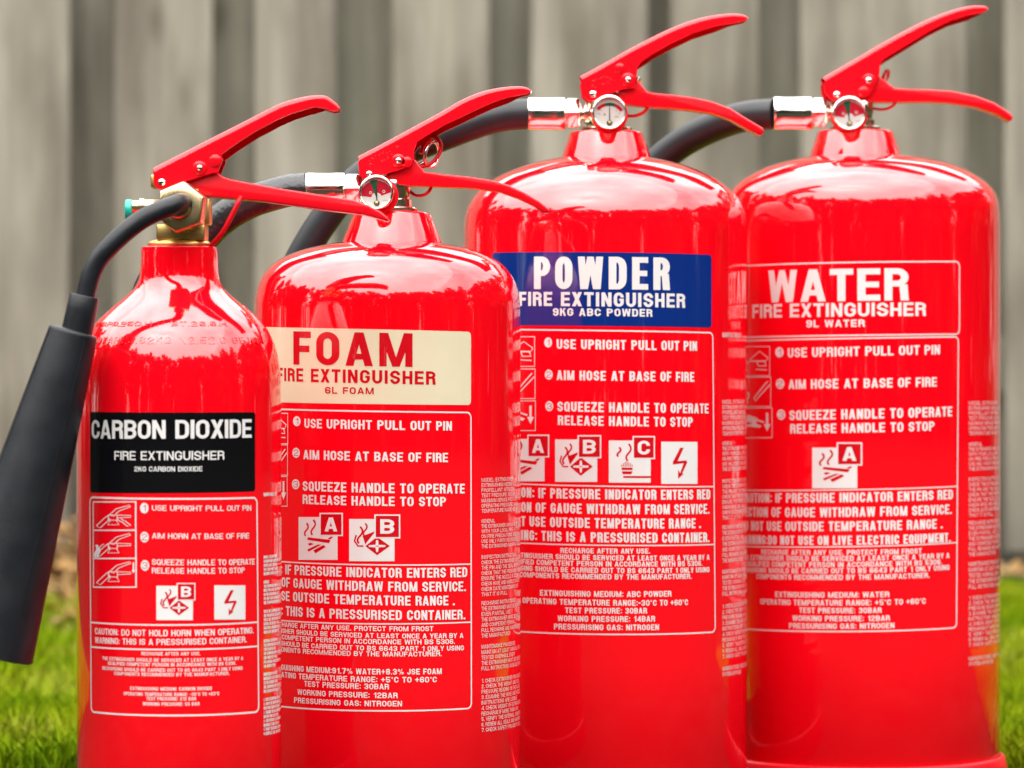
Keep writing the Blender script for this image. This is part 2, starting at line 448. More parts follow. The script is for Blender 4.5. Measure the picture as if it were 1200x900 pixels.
# ------------------------------------------------------------------ far wood behind the photographer (seen mirrored in the paint)
vs = []; fs = []
rw = random.Random(11)
for k in range(130):
    az = rw.uniform(-150, 150)
    if -33 < az < -28.5: continue
    d = rw.uniform(13, 19)
    hgt = d * math.tan(R_(rw.uniform(24, 29))) * (0.93 + .14 * math.sin(az * .13) ** 2)
    cx, cy = math.sin(R_(az)) * d, -math.cos(R_(az)) * d
    # trunk
    o = len(vs)
    for zz in (0, hgt * .55):
        for q in range(6):
            rr = .18 * (1 - zz / hgt * .8)
            vs.append((cx + rr * math.cos(q * 1.047), cy + rr * math.sin(q * 1.047), zz))
    for q in range(6): fs.append([o + q, o + (q + 1) % 6, o + 6 + (q + 1) % 6, o + 6 + q])
    for c in range(13):
        t = rw.uniform(.05, .93); rad = hgt * .26 * (1.15 - t * .75)
        a = rw.uniform(0, 6.28); qx = cx + math.cos(a) * rad * .75; qy = cy + math.sin(a) * rad * .75; qz = hgt * t
        for l in range(60):
            p = Vector((rw.gauss(0, 1), rw.gauss(0, 1), rw.gauss(0, 1))).normalized() * (rad * .62 * rw.random() ** .4) + Vector((qx, qy, qz))
            if p.z < 0.1: p.z = 0.1
            s = rw.uniform(.16, .34)
            e1 = Vector((rw.gauss(0, 1), rw.gauss(0, 1), rw.gauss(0, 1))).normalized() * s
            e2 = e1.orthogonal().normalized() * s * .7
            o = len(vs)
            vs += [p - e1, p + e2, p + e1, p - e2]
            fs.append([o, o + 1, o + 2, o + 3])
wm = bpy.data.meshes.new('far_wood'); wm.from_pydata([tuple(v) for v in vs], [], fs); wm.materials.append(M['leaf'])
wo = bpy.data.objects.new('far_wood', wm); COL.objects.link(wo)
wo['kind'] = 'stuff'; wo['label'] = 'far green wood mirrored in the glossy red paint'; wo['category'] = 'trees'

# ------------------------------------------------------------------ lettering: a heavy grotesque drawn with an elliptical pen
def arc(cx, cy, rx, ry, a0, a1, n):
    return [(cx + rx * math.cos(R_(a0 + (a1 - a0) * i / n)), cy + ry * math.sin(R_(a0 + (a1 - a0) * i / n))) for i in range(n + 1)]
def bez(p0, p1, p2, p3, n):
    out = []
    for i in range(n + 1):
        t = i / n; u = 1 - t
        out.append(tuple(u ** 3 * p0[k] + 3 * u * u * t * p1[k] + 3 * u * t * t * p2[k] + t ** 3 * p3[k] for k in (0, 1)))
    return out
def ribbon(path, s, t, closed=False):
    pts = []
    for p in path:
        if not pts or abs(p[0] - pts[-1][0]) + abs(p[1] - pts[-1][1]) > 1e-5: pts.append(p)
    if closed and abs(pts[0][0] - pts[-1][0]) + abs(pts[0][1] - pts[-1][1]) < 1e-5: pts.pop()
    n = len(pts); a = []; b = []
    for i in range(n):
        p0 = pts[(i - 1) % n] if closed else pts[max(i - 1, 0)]
        p1 = pts[(i + 1) % n] if closed else pts[min(i + 1, n - 1)]
        dx, dy = p1[0] - p0[0], p1[1] - p0[1]; L = math.hypot(dx, dy) or 1
        nx, ny = -dy / L, dx / L
        a.append((pts[i][0] + nx * s / 2, pts[i][1] + ny * t / 2)); b.append((pts[i][0] - nx * s / 2, pts[i][1] - ny * t / 2))
    return [[a[i], b[i], b[(i + 1) % n], a[(i + 1) % n]] for i in range(n if closed else n - 1)]
def rect(x0, y0, x1, y1): return [[(x0, y0), (x1, y0), (x1, y1), (x0, y1)]]

WID = {'I': 0, 'M': 1.28, 'W': 1.42, 'L': .88, 'E': .92, 'F': .88, 'J': .85, '1': .72, '.': 0, ':': 0, ',': 0, '-': .6, '+': .95, ' ': .48, '\u00b0': .5, '%': 1.5, 'T': .95, 'A': 1.08, 'V': 1.04, 'Y': 1.04}
def glyph(c, w, s, t, n):
    """list of pieces, each a list of quads; cap height 1"""
    h_, v_ = s / 2, t / 2
    L, Rr, B, T = h_, w - h_, v_, 1 - v_
    rx = max(min((Rr - L) / 2, .30), .001); ry = .24
    def bowl(y0, y1, x0=None):
        x0 = h_ if x0 is None else x0
        yy0, yy1 = y0 + v_, y1 - v_; q = min(ry, (yy1 - yy0) / 2)
        return ribbon([(x0, yy1)] + arc(Rr - rx, yy1 - q, rx, q, 90, 0, n) + arc(Rr - rx, yy0 + q, rx, q, 0, -90, n) + [(x0, yy0)], s, t)
    def ring(y0, y1):
        yy0, yy1 = y0 + v_, y1 - v_; q = min(ry, (yy1 - yy0) / 2)
        return ribbon(arc(Rr - rx, yy1 - q, rx, q, 90, 0, n) + arc(Rr - rx, yy0 + q, rx, q, 0, -90, n) + arc(L + rx, yy0 + q, rx, q, -90, -180, n) + arc(L + rx, yy1 - q, rx, q, 180, 90, n), s, t, True)
    st = rect(0, 0, s, 1)
    TL = arc(L + rx, T - ry, rx, ry, 90, 180, n); TR = arc(Rr - rx, T - ry, rx, ry, 0, 90, n)
    BL = arc(L + rx, B + ry, rx, ry, 180, 270, n); BR = arc(Rr - rx, B + ry, rx, ry, 270, 360, n)
    if c == ' ': return []
    if c == 'I': return [rect(0, 0, s, 1)]
    if c == '.': return [rect(0, 0, s, t * 1.1)]
    if c == ',': return [rect(0, -.12, s * .8, t)]
    if c == ':': return [rect(0, .08, s, .08 + t), rect(0, .6, s, .6 + t)]
    if c == '-': return [rect(0, .40, w, .40 + t)]
    if c == '+': return [rect(0, .42, w, .42 + t * .9), rect(w / 2 - h_ * .9, .14, w / 2 + h_ * .9, .42), rect(w / 2 - h_ * .9, .42 + t * .9, w / 2 + h_ * .9, .86)]
    if c == '\u00b0': return [ribbon(arc(w / 2, .82, w * .32, .13, 0, 360, 8), s * .45, t * .45, True)]
    if c == '%':
        return [ribbon(arc(w * .2, .74, w * .13, .18, 0, 360, 8), s * .7, t * .6, True), ribbon(arc(w * .8, .26, w * .13, .18, 0, 360, 8), s * .7, t * .6, True), [[(w * .28, 0), (w * .28 + s * .6, 0), (w * .78, 1), (w * .78 - s * .6, 1)]]]
    if c == 'A':
        a = .55 * s
        return [[[(0, 0), (s, 0), (w / 2 + a * .7, 1), (w / 2 - a, 1)]], [[(w - s, 0), (w, 0), (w / 2 + a, 1), (w / 2 - a * .7, 1)]], rect(w * .22, .19, w * .78, .19 + t * .9)]
    if c == 'V':
        a = .55 * s
        return [[[(w / 2 - a, 0), (w / 2 + a * .7, 0), (s, 1), (0, 1)]], [[(w / 2 - a * .7, 0), (w / 2 + a, 0), (w, 1), (w - s, 1)]]]
    if c == 'B': return [st, bowl(0, .5 + v_), bowl(.5 - v_, 1)]
    if c == 'C': return [ribbon([(Rr, .63)] + TR + TL + BL + BR + [(Rr, .37)], s, t)]
    if c == 'G': return [ribbon([(Rr, .66)] + TR + TL + BL + BR + [(Rr, .5)], s, t), rect(w * .54, .40, w, .40 + t * .9)]
    if c == 'D': return [st, bowl(0, 1)]
    if c == 'E': return [st, rect(s, 0, w, t), rect(s, .5 - v_ * .95, w * .94, .5 + v_ * .95), rect(s, 1 - t, w, 1)]
    if c == 'F': return [st, rect(s, .48 - v_, w * .92, .48 + v_), rect(s, 1 - t, w, 1)]
    if c == 'H': return [st, rect(w - s, 0, w, 1), rect(s, .5 - v_, w - s, .5 + v_)]
    if c == 'J': return [ribbon([(Rr, 1), (Rr, B + ry)] + BR[::-1][0:] + BL[::-1] + [(L, .34)], s, t)]
    if c == 'K': return [st, [[(s, .34), (s, .62), (w - s * 1.05, 1), (w, 1)]], [[(s + (w - s) * .22, .50), (s + (w - s) * .60, .66), (w, 0), (w - s * 1.1, 0)]]]
    if c == 'L': return [st, rect(s, 0, w, t)]
    if c == 'M':
        k = s * .88
        return [rect(0, 0, k, 1), rect(w - k, 0, w, 1), [[(w / 2 - k * .5, 0), (w / 2 + k * .4, 0), (k * 1.2, 1), (0, 1)]], [[(w / 2 - k * .4, 0), (w / 2 + k * .5, 0), (w, 1), (w - k * 1.2, 1)]]]
    if c == 'N': return [st, rect(w - s, 0, w, 1), [[(w - s * 1.05, 0), (w, 0), (s * 1.05, 1), (0, 1)]]]
    if c in 'O0': return [ring(0, 1)]
    if c == 'P': return [st, bowl(.40, 1)]
    if c == 'Q': return [ring(0, 1), [[(w * .55, .26), (w * .76, .32), (w * 1.02, .02), (w * .80, -.05)]]]
    if c == 'R': return [st, bowl(.43, 1), [[(w - s * 1.0, 0), (w + s * .04, 0), (w - s * .15, .5), (w - s * 1.2, .5)]]]
    if c == 'S':
        return [ribbon([(Rr, .67)] + TR + TL + bez((L, T - ry), (L, .50), (Rr, .50), (Rr, B + ry), n * 2) + BR[::-1] + BL[::-1] + [(L, .33)], s, t)]
    if c == 'T': return [rect(0, 1 - t, w, 1), rect(w / 2 - h_, 0, w / 2 + h_, 1 - t)]
    if c == 'U': return [ribbon([(L, 1)] + BL + BR + [(Rr, 1)], s, t)]
    if c == 'W':
        k = s * .92; q = w / 4
        return [[[(q - k * .55, 0), (q + k * .5, 0), (k, 1), (0, 1)]], [[(q - k * .5, 0), (q + k * .55, 0), (w / 2 + k * .45, 1), (w / 2 - k * .45, 1)]],
                [[(3 * q - k * .55, 0), (3 * q + k * .5, 0), (w / 2 + k * .45, 1), (w / 2 - k * .45, 1)]], [[(3 * q - k * .5, 0), (3 * q + k * .55, 0), (w, 1), (w - k, 1)]]]
    if c == 'X':
        return [[[(0, 0), (s * 1.1, 0), (w, 1), (w - s * 1.1, 1)]], [[(w - s * 1.1, 0), (w, 0), (s * 1.1, 1), (0, 1)]]]
    if c == 'Y': return [rect(w / 2 - h_, 0, w / 2 + h_, .45), [[(w / 2 - h_, .40), (w / 2 + h_ * .8, .40), (s * 1.05, 1), (0, 1)]], [[(w / 2 - h_ * .8, .40), (w / 2 + h_, .40), (w, 1), (w - s * 1.05, 1)]]]
    if c == 'Z': return [rect(0, 0, w, t), rect(0, 1 - t, w, 1), [[(0, t), (s * 1.2, t), (w, 1 - t), (w - s * 1.2, 1 - t)]]]
    if c == '1': return [rect(w - s, 0, w, 1), [[(0, .66), (w - s, .74), (w - s, 1), (w - s * 1.1, .90)]]]
    if c == '2': return [ribbon([(L, .66)] + TL[::-1] + TR[::-1] + bez((Rr, T - ry), (Rr, .48), (L + .02, .42), (L + .02, t), n * 2), s, t), rect(0, 0, w, t)]
    if c == '3':
        q = min(ry, (T - .5) / 2)
        return [ribbon([(L, .70)] + arc(L + rx, T - q, rx, q, 180, 90, n) + arc(Rr - rx, T - q, rx, q, 90, 0, n) + arc(Rr - rx, .5 + q, rx, q, 0, -90, n) + [(w * .35, .5)], s, t),
                ribbon([(w * .35, .5)] + arc(Rr - rx, .5 - q, rx, q, 90, 0, n) + arc(Rr - rx, B + q, rx, q, 0, -90, n) + arc(L + rx, B + q, rx, q, -90, -180, n) + [(L, .30)], s, t)]
    if c == '4': return [rect(w - s * 1.35, 0, w - s * .35, 1), rect(0, .20, w, .20 + t * .9), [[(0, .30), (s * .9, .30), (w - s * .5, 1), (w - s * 1.35, 1)]]]
    if c == '5': return [rect(s, 1 - t, w * .96, 1), rect(0, .46, s, 1), ribbon([(h_, .58 - v_)] + arc(Rr - rx, .62 - v_ - ry * .9, rx, ry * .9, 90, 0, n) + BR[::-1] + BL[::-1] + [(L, .30)], s, t)]
    if c == '6': return [ring(0, .62), ribbon([(Rr, .70)] + TR + TL + [(L, .3)], s, t)]
    if c == '9': return [ring(.38, 1), ribbon([(L, .30)] + BL + BR + [(Rr, .7)], s, t)]
    if c == '7': return [rect(0, 1 - t, w, 1), [[(w * .22, 0), (w * .22 + s * 1.1, 0), (w, 1 - t), (w - s * 1.15, 1 - t)]]]
    if c == '8': return [ring(0, .5 + v_), ring(.5 - v_, 1)]
    return [rect(0, 0, w, 1)]

def text_quads(txt, total, s=.24, t=.19, gap=.11, n=5):
    """quads filling a line `total` cap heights wide"""
    fixed = sum(1 for c in txt if c in 'I.:,'); ms = sum(WID.get(c, 1.0) for c in txt if c not in 'I.:,')
    ngap = len(txt) - 1
    w = (total - ngap * gap - fixed * s) / ms
    if w < s * 2.0:                      # squeezed lines get thinner strokes and gaps
        k = total / (ngap * gap + fixed * s + ms * s * 2.0)
        s *= k; gap *= k; w = (total - ngap * gap - fixed * s) / ms
    x = 0; out = []
    for c in txt:
        cw = s if c in 'I.:,' else WID.get(c, 1.0) * w
        for k, piece in enumerate(glyph(c, cw, s, t, n)):
            for q in piece: out.append(([(x + a, b) for a, b in q], k))
        x += cw + gap
    return out

# ------------------------------------------------------------------ printing on a cylinder
class Decal:
    """flat print wrapped on an upright cylinder; positions are read off in photo pixels and turned into arc length and height"""
    def __init__(self, key):
        self.X, self.D, self.R = AXIS[key]
    def uv(self, px, py):
        dx, dy, dz = (px - HX) / F, 1.0, -(py - HY) / F
        a = dx * dx + dy * dy; b = -2 * (dx * self.X + dy * self.D); c = self.X ** 2 + self.D ** 2 - self.R ** 2
        d = b * b - 4 * a * c
        k = (-b - math.sqrt(max(d, 0))) / (2 * a)
        th = math.atan2(dx * k - self.X, -(dy * k - self.D))
        return th * self.R, CH + dz * k, k
    def pt(self, u, v, lift):
        th = u / self.R; r = self.R + lift
        return (self.X + r * math.sin(th), self.D - r * math.cos(th), v)
    def quad(self, mb, q, lift, mi=0, step=0.0025):
        """q: four (u, v) corners"""
        ext = max(abs(q[0][0] - q[1][0]), abs(q[2][0] - q[3][0])); ext2 = max(abs(q[1][0] - q[2][0]), abs(q[0][0] - q[3][0]))
        na = max(1, math.ceil(ext / step)); nb = max(1, math.ceil(ext2 / step))
        vs = []
        for j in range(nb + 1):
            tj = j / nb
            for i in range(na + 1):
                ti = i / na
                u = (q[0][0] * (1 - ti) + q[1][0] * ti) * (1 - tj) + (q[3][0] * (1 - ti) + q[2][0] * ti) * tj
                v = (q[0][1] * (1 - ti) + q[1][1] * ti) * (1 - tj) + (q[3][1] * (1 - ti) + q[2][1] * ti) * tj
                vs.append(self.pt(u, v, lift))
        fs = [[j * (na + 1) + i, j * (na + 1) + i + 1, (j + 1) * (na + 1) + i + 1, (j + 1) * (na + 1) + i] for j in range(nb) for i in range(na)]
        mb.add(vs, fs, mi)
    def text(self, mb, txt, x0, x1, y0, y1, h, s=.24, t=.19, gap=.11, n=5, lift=.00016, mi=0, u1=None):
        ua, va, ka = self.uv(x0, y0)
        if u1 is None:
            ub, vb, kb = self.uv(x1, y1)
        else:
            ub = u1; vb = va + (ub - ua) * y1; kb = ka
        H = h * (ka + kb) / 2 / F
        sl = (vb - va) / (ub - ua)
        for q, k in text_quads(txt, (ub - ua) / H, s, t, gap, n):
            self.quad(mb, [(ua + a * H, va + b * H + sl * a * H) for a, b in q], lift + k * 6e-6, mi)
    def local(self, x0, y0, x1, y1):
        """function mapping a unit square (0..1, y up) onto the print"""
        ua, va, _ = self.uv(x0, y1); ub, vb, _ = self.uv(x1, y1); uc, vc, _ = self.uv(x0, y0)
        return lambda a, b: (ua + (ub - ua) * a, va + (vb - va) * a + (vc - va) * b)
    def shape(self, mb, fn, quads, lift, mi=0):
        for q in quads: self.quad(mb, [fn(*p) for p in q], lift, mi)
    def panel(self, mb, c, r, lift, mi=0):
        """filled rounded panel; c = pixel corners TL, TR, BR, BL (already u, v)"""
        (u0, v0), (u1, v1), (u2, v2), (u3, v3) = c
        wd = u1 - u0; nb = max(8, int(wd / .002))
        xs = sorted(set([i / nb for i in range(nb + 1)] + [r / wd * (1 - math.cos(a * math.pi / 12)) for a in range(7)] + [1 - r / wd * (1 - math.cos(a * math.pi / 12)) for a in range(7)]))
        vs = []
        for x in xs:
            d = min(x, 1 - x) * wd
            ins = r - math.sqrt(max(r * r - (r - d) ** 2, 0)) if d < r else 0
            u = u0 + wd * x
            vs.append(self.pt(u, v3 + (v2 - v3) * x + ins, lift)); vs.append(self.pt(u, v0 + (v1 - v0) * x - ins, lift))
        fs = [[2 * i, 2 * i + 2, 2 * i + 3, 2 * i + 1] for i in range(len(xs) - 1)]
        mb.add(vs, fs, mi)
    def frame(self, mb, c, r, th, lift, mi=0):
        (u0, v0), (u1, v1), (u2, v2), (u3, v3) = c
        def line(a, b):
            n = max(2, int(math.hypot(a[0] - b[0], a[1] - b[1]) / .003))
            return [(a[0] + (b[0] - a[0]) * i / n, a[1] + (b[1] - a[1]) * i / n) for i in range(n + 1)]
        sl_t = (v1 - v0) / (u1 - u0); sl_b = (v2 - v3) / (u2 - u3)
        path = line((u0 + r, v0 + sl_t * r), (u1 - r, v1 - sl_t * r)) + arc(u1 - r, v1 - sl_t * r - r, r, r, 90, 0, 6)[1:]
        path += line((u1, v1 - r * 1.2), (u2, v2 + r * 1.2)) + arc(u2 - r, v2 + r - sl_b * r, r, r, 0, -90, 6)
        path += line((u2 - r, v2 - sl_b * r), (u3 + r, v3 + sl_b * r)) + arc(u3 + r, v3 + r + sl_b * r, r, r, -90, -180, 6)
        path += line((u3, v3 + r * 1.2), (u0, v0 - r * 1.2)) + arc(u0 + r, v0 - r + sl_t * r, r, r, 180, 90, 6)
        for q in ribbon(path, th, th, True): self.quad(mb, q, lift, mi)
    def rule(self, mb, a, b, th, lift, mi=0):
        self.quad(mb, [(a[0], a[1] - th / 2), (b[0], b[1] - th / 2), (b[0], b[1] + th / 2), (a[0], a[1] + th / 2)], lift, mi)
    def disc(self, mb, px, py, rx, ry, lift, mi=0):
        u, v, k = self.uv(px, py); u2, _, _ = self.uv(px + rx, py); ru = u2 - u; rv = ry * k / F
        n = 24
        vs = [self.pt(u, v, lift)] + [self.pt(u + ru * math.cos(2 * math.pi * i / n), v + rv * math.sin(2 * math.pi * i / n), lift) for i in range(n)]
        mb.add(vs, [[0, 1 + i, 1 + (i + 1) % n] for i in range(n)], mi)

def squig(x, y, sx, sy, wd=.045):
    return ribbon(bez((x, y), (x - sx, y + sy * .4), (x + sx * 1.5, y + sy * .5), (x + sx * .2, y + sy), 8), wd, wd)
def pic_wood():
    return squig(.20, .56, .12, .30) + squig(.38, .58, .13, .36) + [[(.24, .47), (.80, .39), (.84, .47), (.26, .53)], [(.76, .49), (.84, .48), (.90, .53), (.84, .54)], [(.24, .24), (.52, .36), (.62, .36), (.28, .19)], [(.46, .15), (.72, .30), (.66, .35), (.40, .22)], [(.30, .33), (.42, .37), (.34, .40), (.26, .38)]]
def pic_can():
    q = [[(.62, .58), (.90, .36), (.62, .14), (.36, .36)]]
    q += [[(.36, .40), (.52, .62), (.60, .72), (.30, .60)]]
    q += squig(.22, .42, .14, .40) + squig(.34, .60, .10, .30, .04) + ribbon([(.16, .62), (.12, .48), (.20, .36), (.32, .36)], .04, .04)
    return q
def pic_can_cross():
    return [[(.60, .50), (.64, .50), (.655, .37), (.585, .37)], [(.60, .22), (.64, .22), (.655, .35), (.585, .35)], [(.44, .34), (.44, .38), (.585, .39), (.585, .33)], [(.80, .34), (.80, .38), (.655, .39), (.655, .33)]]
def pic_gas():
    q = squig(.22, .62, .10, .22) + squig(.44, .52, .14, .40)
    q += rect(.30, .30, .56, .36) + [[(.33, .20), (.53, .20), (.56, .27), (.30, .27)]] + rect(.34, .11, 1.0, .16)
    for i in range(7):
        q += rect(.29 + i * .042, .38, .31 + i * .042, .43 + .03 * (3 - abs(i - 3)))
    return q
def pic_bolt():
    return [[(.50, .86), (.60, .86), (.42, .52), (.30, .52)], [(.30, .46), (.70, .50), (.68, .56), (.30, .53)], [(.60, .50), (.70, .51), (.54, .22), (.49, .24)], [(.44, .12), (.44, .34), (.50, .25), (.60, .24)]]
def poly(pts, wd=.03): return ribbon(pts, wd, wd)
def pic_handle(kind):
    """line drawing of a valve with two levers in a landscape box"""
    q = poly([(.10, .16), (.36, .48), (.46, .40), (.20, .08), (.10, .16)], .022)
    q += poly([(.36, .48), (.44, .54), (.56, .50)], .022)
    q += poly([(.42, .36), (.62, .36), (.62, .54), (.42, .54), (.42, .36)], .026)
    q += poly([(.46, .36), (.40, .20), (.66, .20), (.60, .36)], .022)
    q += poly([(.44, .54), (.60, .76), (.88, .88), (.90, .83), (.66, .68), (.58, .56)], .022)
    q += poly([(.60, .54), (.90, .52), (.90, .46), (.62, .44)], .022)
    if kind == 0:
        q += poly([(.62, .40), (.70, .30), (.76, .34), (.70, .42)], .022) + poly([(.72, .30), (.84, .14), (.90, .18), (.78, .34)], .022)
    if kind == 1:
        q += squig(.08, .04, .09, .44, .07) + squig(.15, .04, .06, .34, .06) + poly([(.18, .40), (.30, .52)], .022)
    if kind == 2:
        q += rect(.935, .60, .965, .86) + [[(.95, .48), (.985, .60), (.95, .60), (.915, .60)]]
    return q

SIDE = [["MODEL: EXTINGUISHER", "EXTINGUISHING MEDIUM AND CHARGE", "PROPELLANT: NITROGEN", "TEST PRESSURE: 30 BAR", "MAXIMUM SERVICE PRESSURE: 17 BAR", "OPERATING PRESSURE: 14 BAR", "TEMPERATURE RANGE: +5 +60"],
        ["GENERAL", "THE EXTINGUISHER SHOULD BE INSTALLED", "WITH YOUR LOCAL FIRE AUTHORITY", "ON FIRE PRECAUTIONS AND THE", "USE ONLY PARTS RECOMMENDED BY", "THE EXTINGUISHER MANUFACTURER"],
        ["INSPECTION INSTRUCTIONS", "CHECK THE EXTINGUISHER MONTHLY", "THE PIN AND THE SEAL ARE INTACT", "CHECK THAT THE PRESSURE IS GREEN", "ENSURE THE NOZZLE IS CLEAR", "CHECK HOSE AND HANDLE DAMAGE", "CHECK DATE MAINTENANCE DUE", "THAT IT IS FULL"],
        ["RECHARGE INSTRUCTIONS", "THE EXTINGUISHER MUST BE RECHARGED", "EVEN PARTIAL USE", "THE EXTINGUISHER MUST BE SERVICED", "AND COMPETENT PERSON", "FULL RECHARGE AND MAINTENANCE BY", "THE MANUFACTURER"],
        ["MAINTENANCE PROCEDURE", "MAINTAIN AT LEAST ANNUALLY BY A", "TESTED OVERHAUL EVERY", "THE EXTINGUISHER MUST BE CHECKED", "FULL INSTRUCTIONS AVAILABLE FROM"],
        ["1. CHECK EXTINGUISHER FOR DAMAGE", "2. CHECK THE WEIGHT AND SEAL", "PRESSURE READING ON THE GAUGE", "3. EXAMINE THE HOSE AND NOZZLE", "INSTRUCTIONS ARE LEGIBLE", "4. CHECK WEIGHT OF EXTINGUISHER", "RECHARGE IF MORE THAN LOSS", "5. VERIFY THE INTERNAL CONDITION", "6. RENEW ALL SEALS AND WASHERS", "7. CHECK SAFETY PIN AND FIT SEAL"],
        ["MANUFACTURED UNDER QUALITY", "SYSTEM APPROVED"]]

LF = .00009; LP = .00020      # how far panels and ink stand off the paint

# ------------------------------------------------------------------ the four extinguishers
GROUP = 'fire extinguishers standing in a row on the lawn'
INFO = {
    'co2': 'small red carbon dioxide extinguisher with black title panel and long black discharge horn',
    'foam': 'red foam extinguisher with cream title panel, second from the left',
    'powder': 'red powder extinguisher with dark blue title panel beside the foam one',
    'water': 'red water extinguisher with white outlined red title panel, rightmost of the row'}
root = {}
for k in ('co2', 'foam', 'powder', 'water'):
    X, D, R = AXIS[k]
    root[k] = thing('fire_extinguisher', INFO[k], 'fire extinguisher', (X, D, 0), GROUP)

def zpx(py, D): return CH - (py - HY) / F * D
def base(k): return (AXIS[k][0], AXIS[k][1], 0)

# bodies: (half width px, y px) read off the outlines
PROF = {
    'co2': [(119.5, 462), (118.6, 440), (116, 420), (110, 399), (99.5, 381), (82, 363.5), (62, 347), (53, 338), (47.5, 328), (45.5, 316), (45, 300), (44.6, 291.5), (43.4, 289.4), (36, 288.6)],
    'foam': [(156, 368), (155.4, 352), (151.5, 335), (144.5, 321), (130, 306.5), (106, 295), (80, 288), (59, 284.5), (52, 283.8), (40, 283)],
    'powder': [(166, 276), (165.2, 260), (162, 245), (153, 229), (139, 216), (122, 205.5), (96, 195), (72, 188.5), (53, 185), (40, 184)],
    'water': [(161, 276), (160.7, 258), (159.2, 240), (154, 225), (140, 211), (116, 197.5), (87, 188.5), (62, 184), (50, 182.5), (40, 182)]}
for k, pr in PROF.items():
    X, D, R = AXIS[k]
    sc = R / pr[0][0]
    up = catmull([(a * sc, zpx(y, D), 0) for a, y in pr], 6)
    prof = [(R - .006, .0135), (R - .002, .015), (R, .018), (R, .10), (R, .2)] + [(p.x, p.y) for p in up]
    mb = MB()
    mb.lathe(prof, (X, D, 0), (0, 0, 1), 224, 0, True, True)
    body = mb.build('body', M['paint'], root[k], base(k), angle=55)
    if k == 'co2':
        # stamped figures run round the shoulder
        st = MB()
        rows = [("MADE.P8.250.H P BT.25.5.H", 404, 8.0, -76, 40), ("EE.2 TARE3.62KG CO2 N2.52.C 65.KON", 384.5, 6.6, -76, 62)]
        rows = [("EE.2 7.TARE3.62KG N2.52.C 65.KON", 403.5, 8.4, -76, 66), ("200.P8.250.H P BT.25.5.H", 383.5, 6.2, -70, 38)]
        fine = catmull([(a * sc, zpx(y, D), 0) for a, y in pr], 30)
        for txt, yb, hp, a0, a1 in rows:
            zb = zpx(yb, D); Hm = hp * D / F
            i0 = min(range(len(fine)), key=lambda i: abs(fine[i].y - zb))
            rb = fine[i0].x
            def sp(s_):
                d = 0; i = i0
                while i < len(fine) - 2 and d < s_:
                    d += (fine[i + 1] - fine[i]).length; i += 1
                p_ = fine[i]; tg = (fine[i + 1] - fine[i - 1]).normalized()
                return p_, Vector((tg.y, -tg.x, 0))
            total = R_(a1 - a0) * rb / Hm
            for q, kk in text_quads(txt, total, .17, .14, .30, 3):
                vs = []
                for lf in (-.0001, .00045 + kk * 1e-5):
                    for a, b in q:
                        p_, n_ = sp(b * Hm)
                        r_ = p_.x + n_.x * lf; th = R_(a0) + a * Hm / rb
                        vs.append((X + r_ * math.sin(th), D - r_ * math.cos(th), p_.y + n_.y * lf))
                st.add(vs, [[4, 5, 6, 7], [0, 1, 5, 4], [1, 2, 6, 5], [2, 3, 7, 6], [3, 0, 4, 7]])
        st.build('stamped_marks', M['paint'], body, base(k))
    # foot ring
    mb = MB()
    e = .0032 if k != 'co2' else .0016
    ht = .0235 if k != 'co2' else .03
    mb.lathe([(R - .004, .004), (R + e + .0035, .0), (R + e + .0045, .003), (R + e + .001, ht - .006), (R + e, ht - .0012), (R + e - .001, ht), (R + .0004, ht + .0004)], (X, D, 0), (0, 0, 1), 160)
    mb.build('foot_ring', M['redplastic'], root[k], base(k))

# ---- valve heads -------------------------------------------------------------------------------
def to_xz(pts, Y):
    return [(P(a, b, Y).x, P(a, b, Y).z) for a, b in pts]

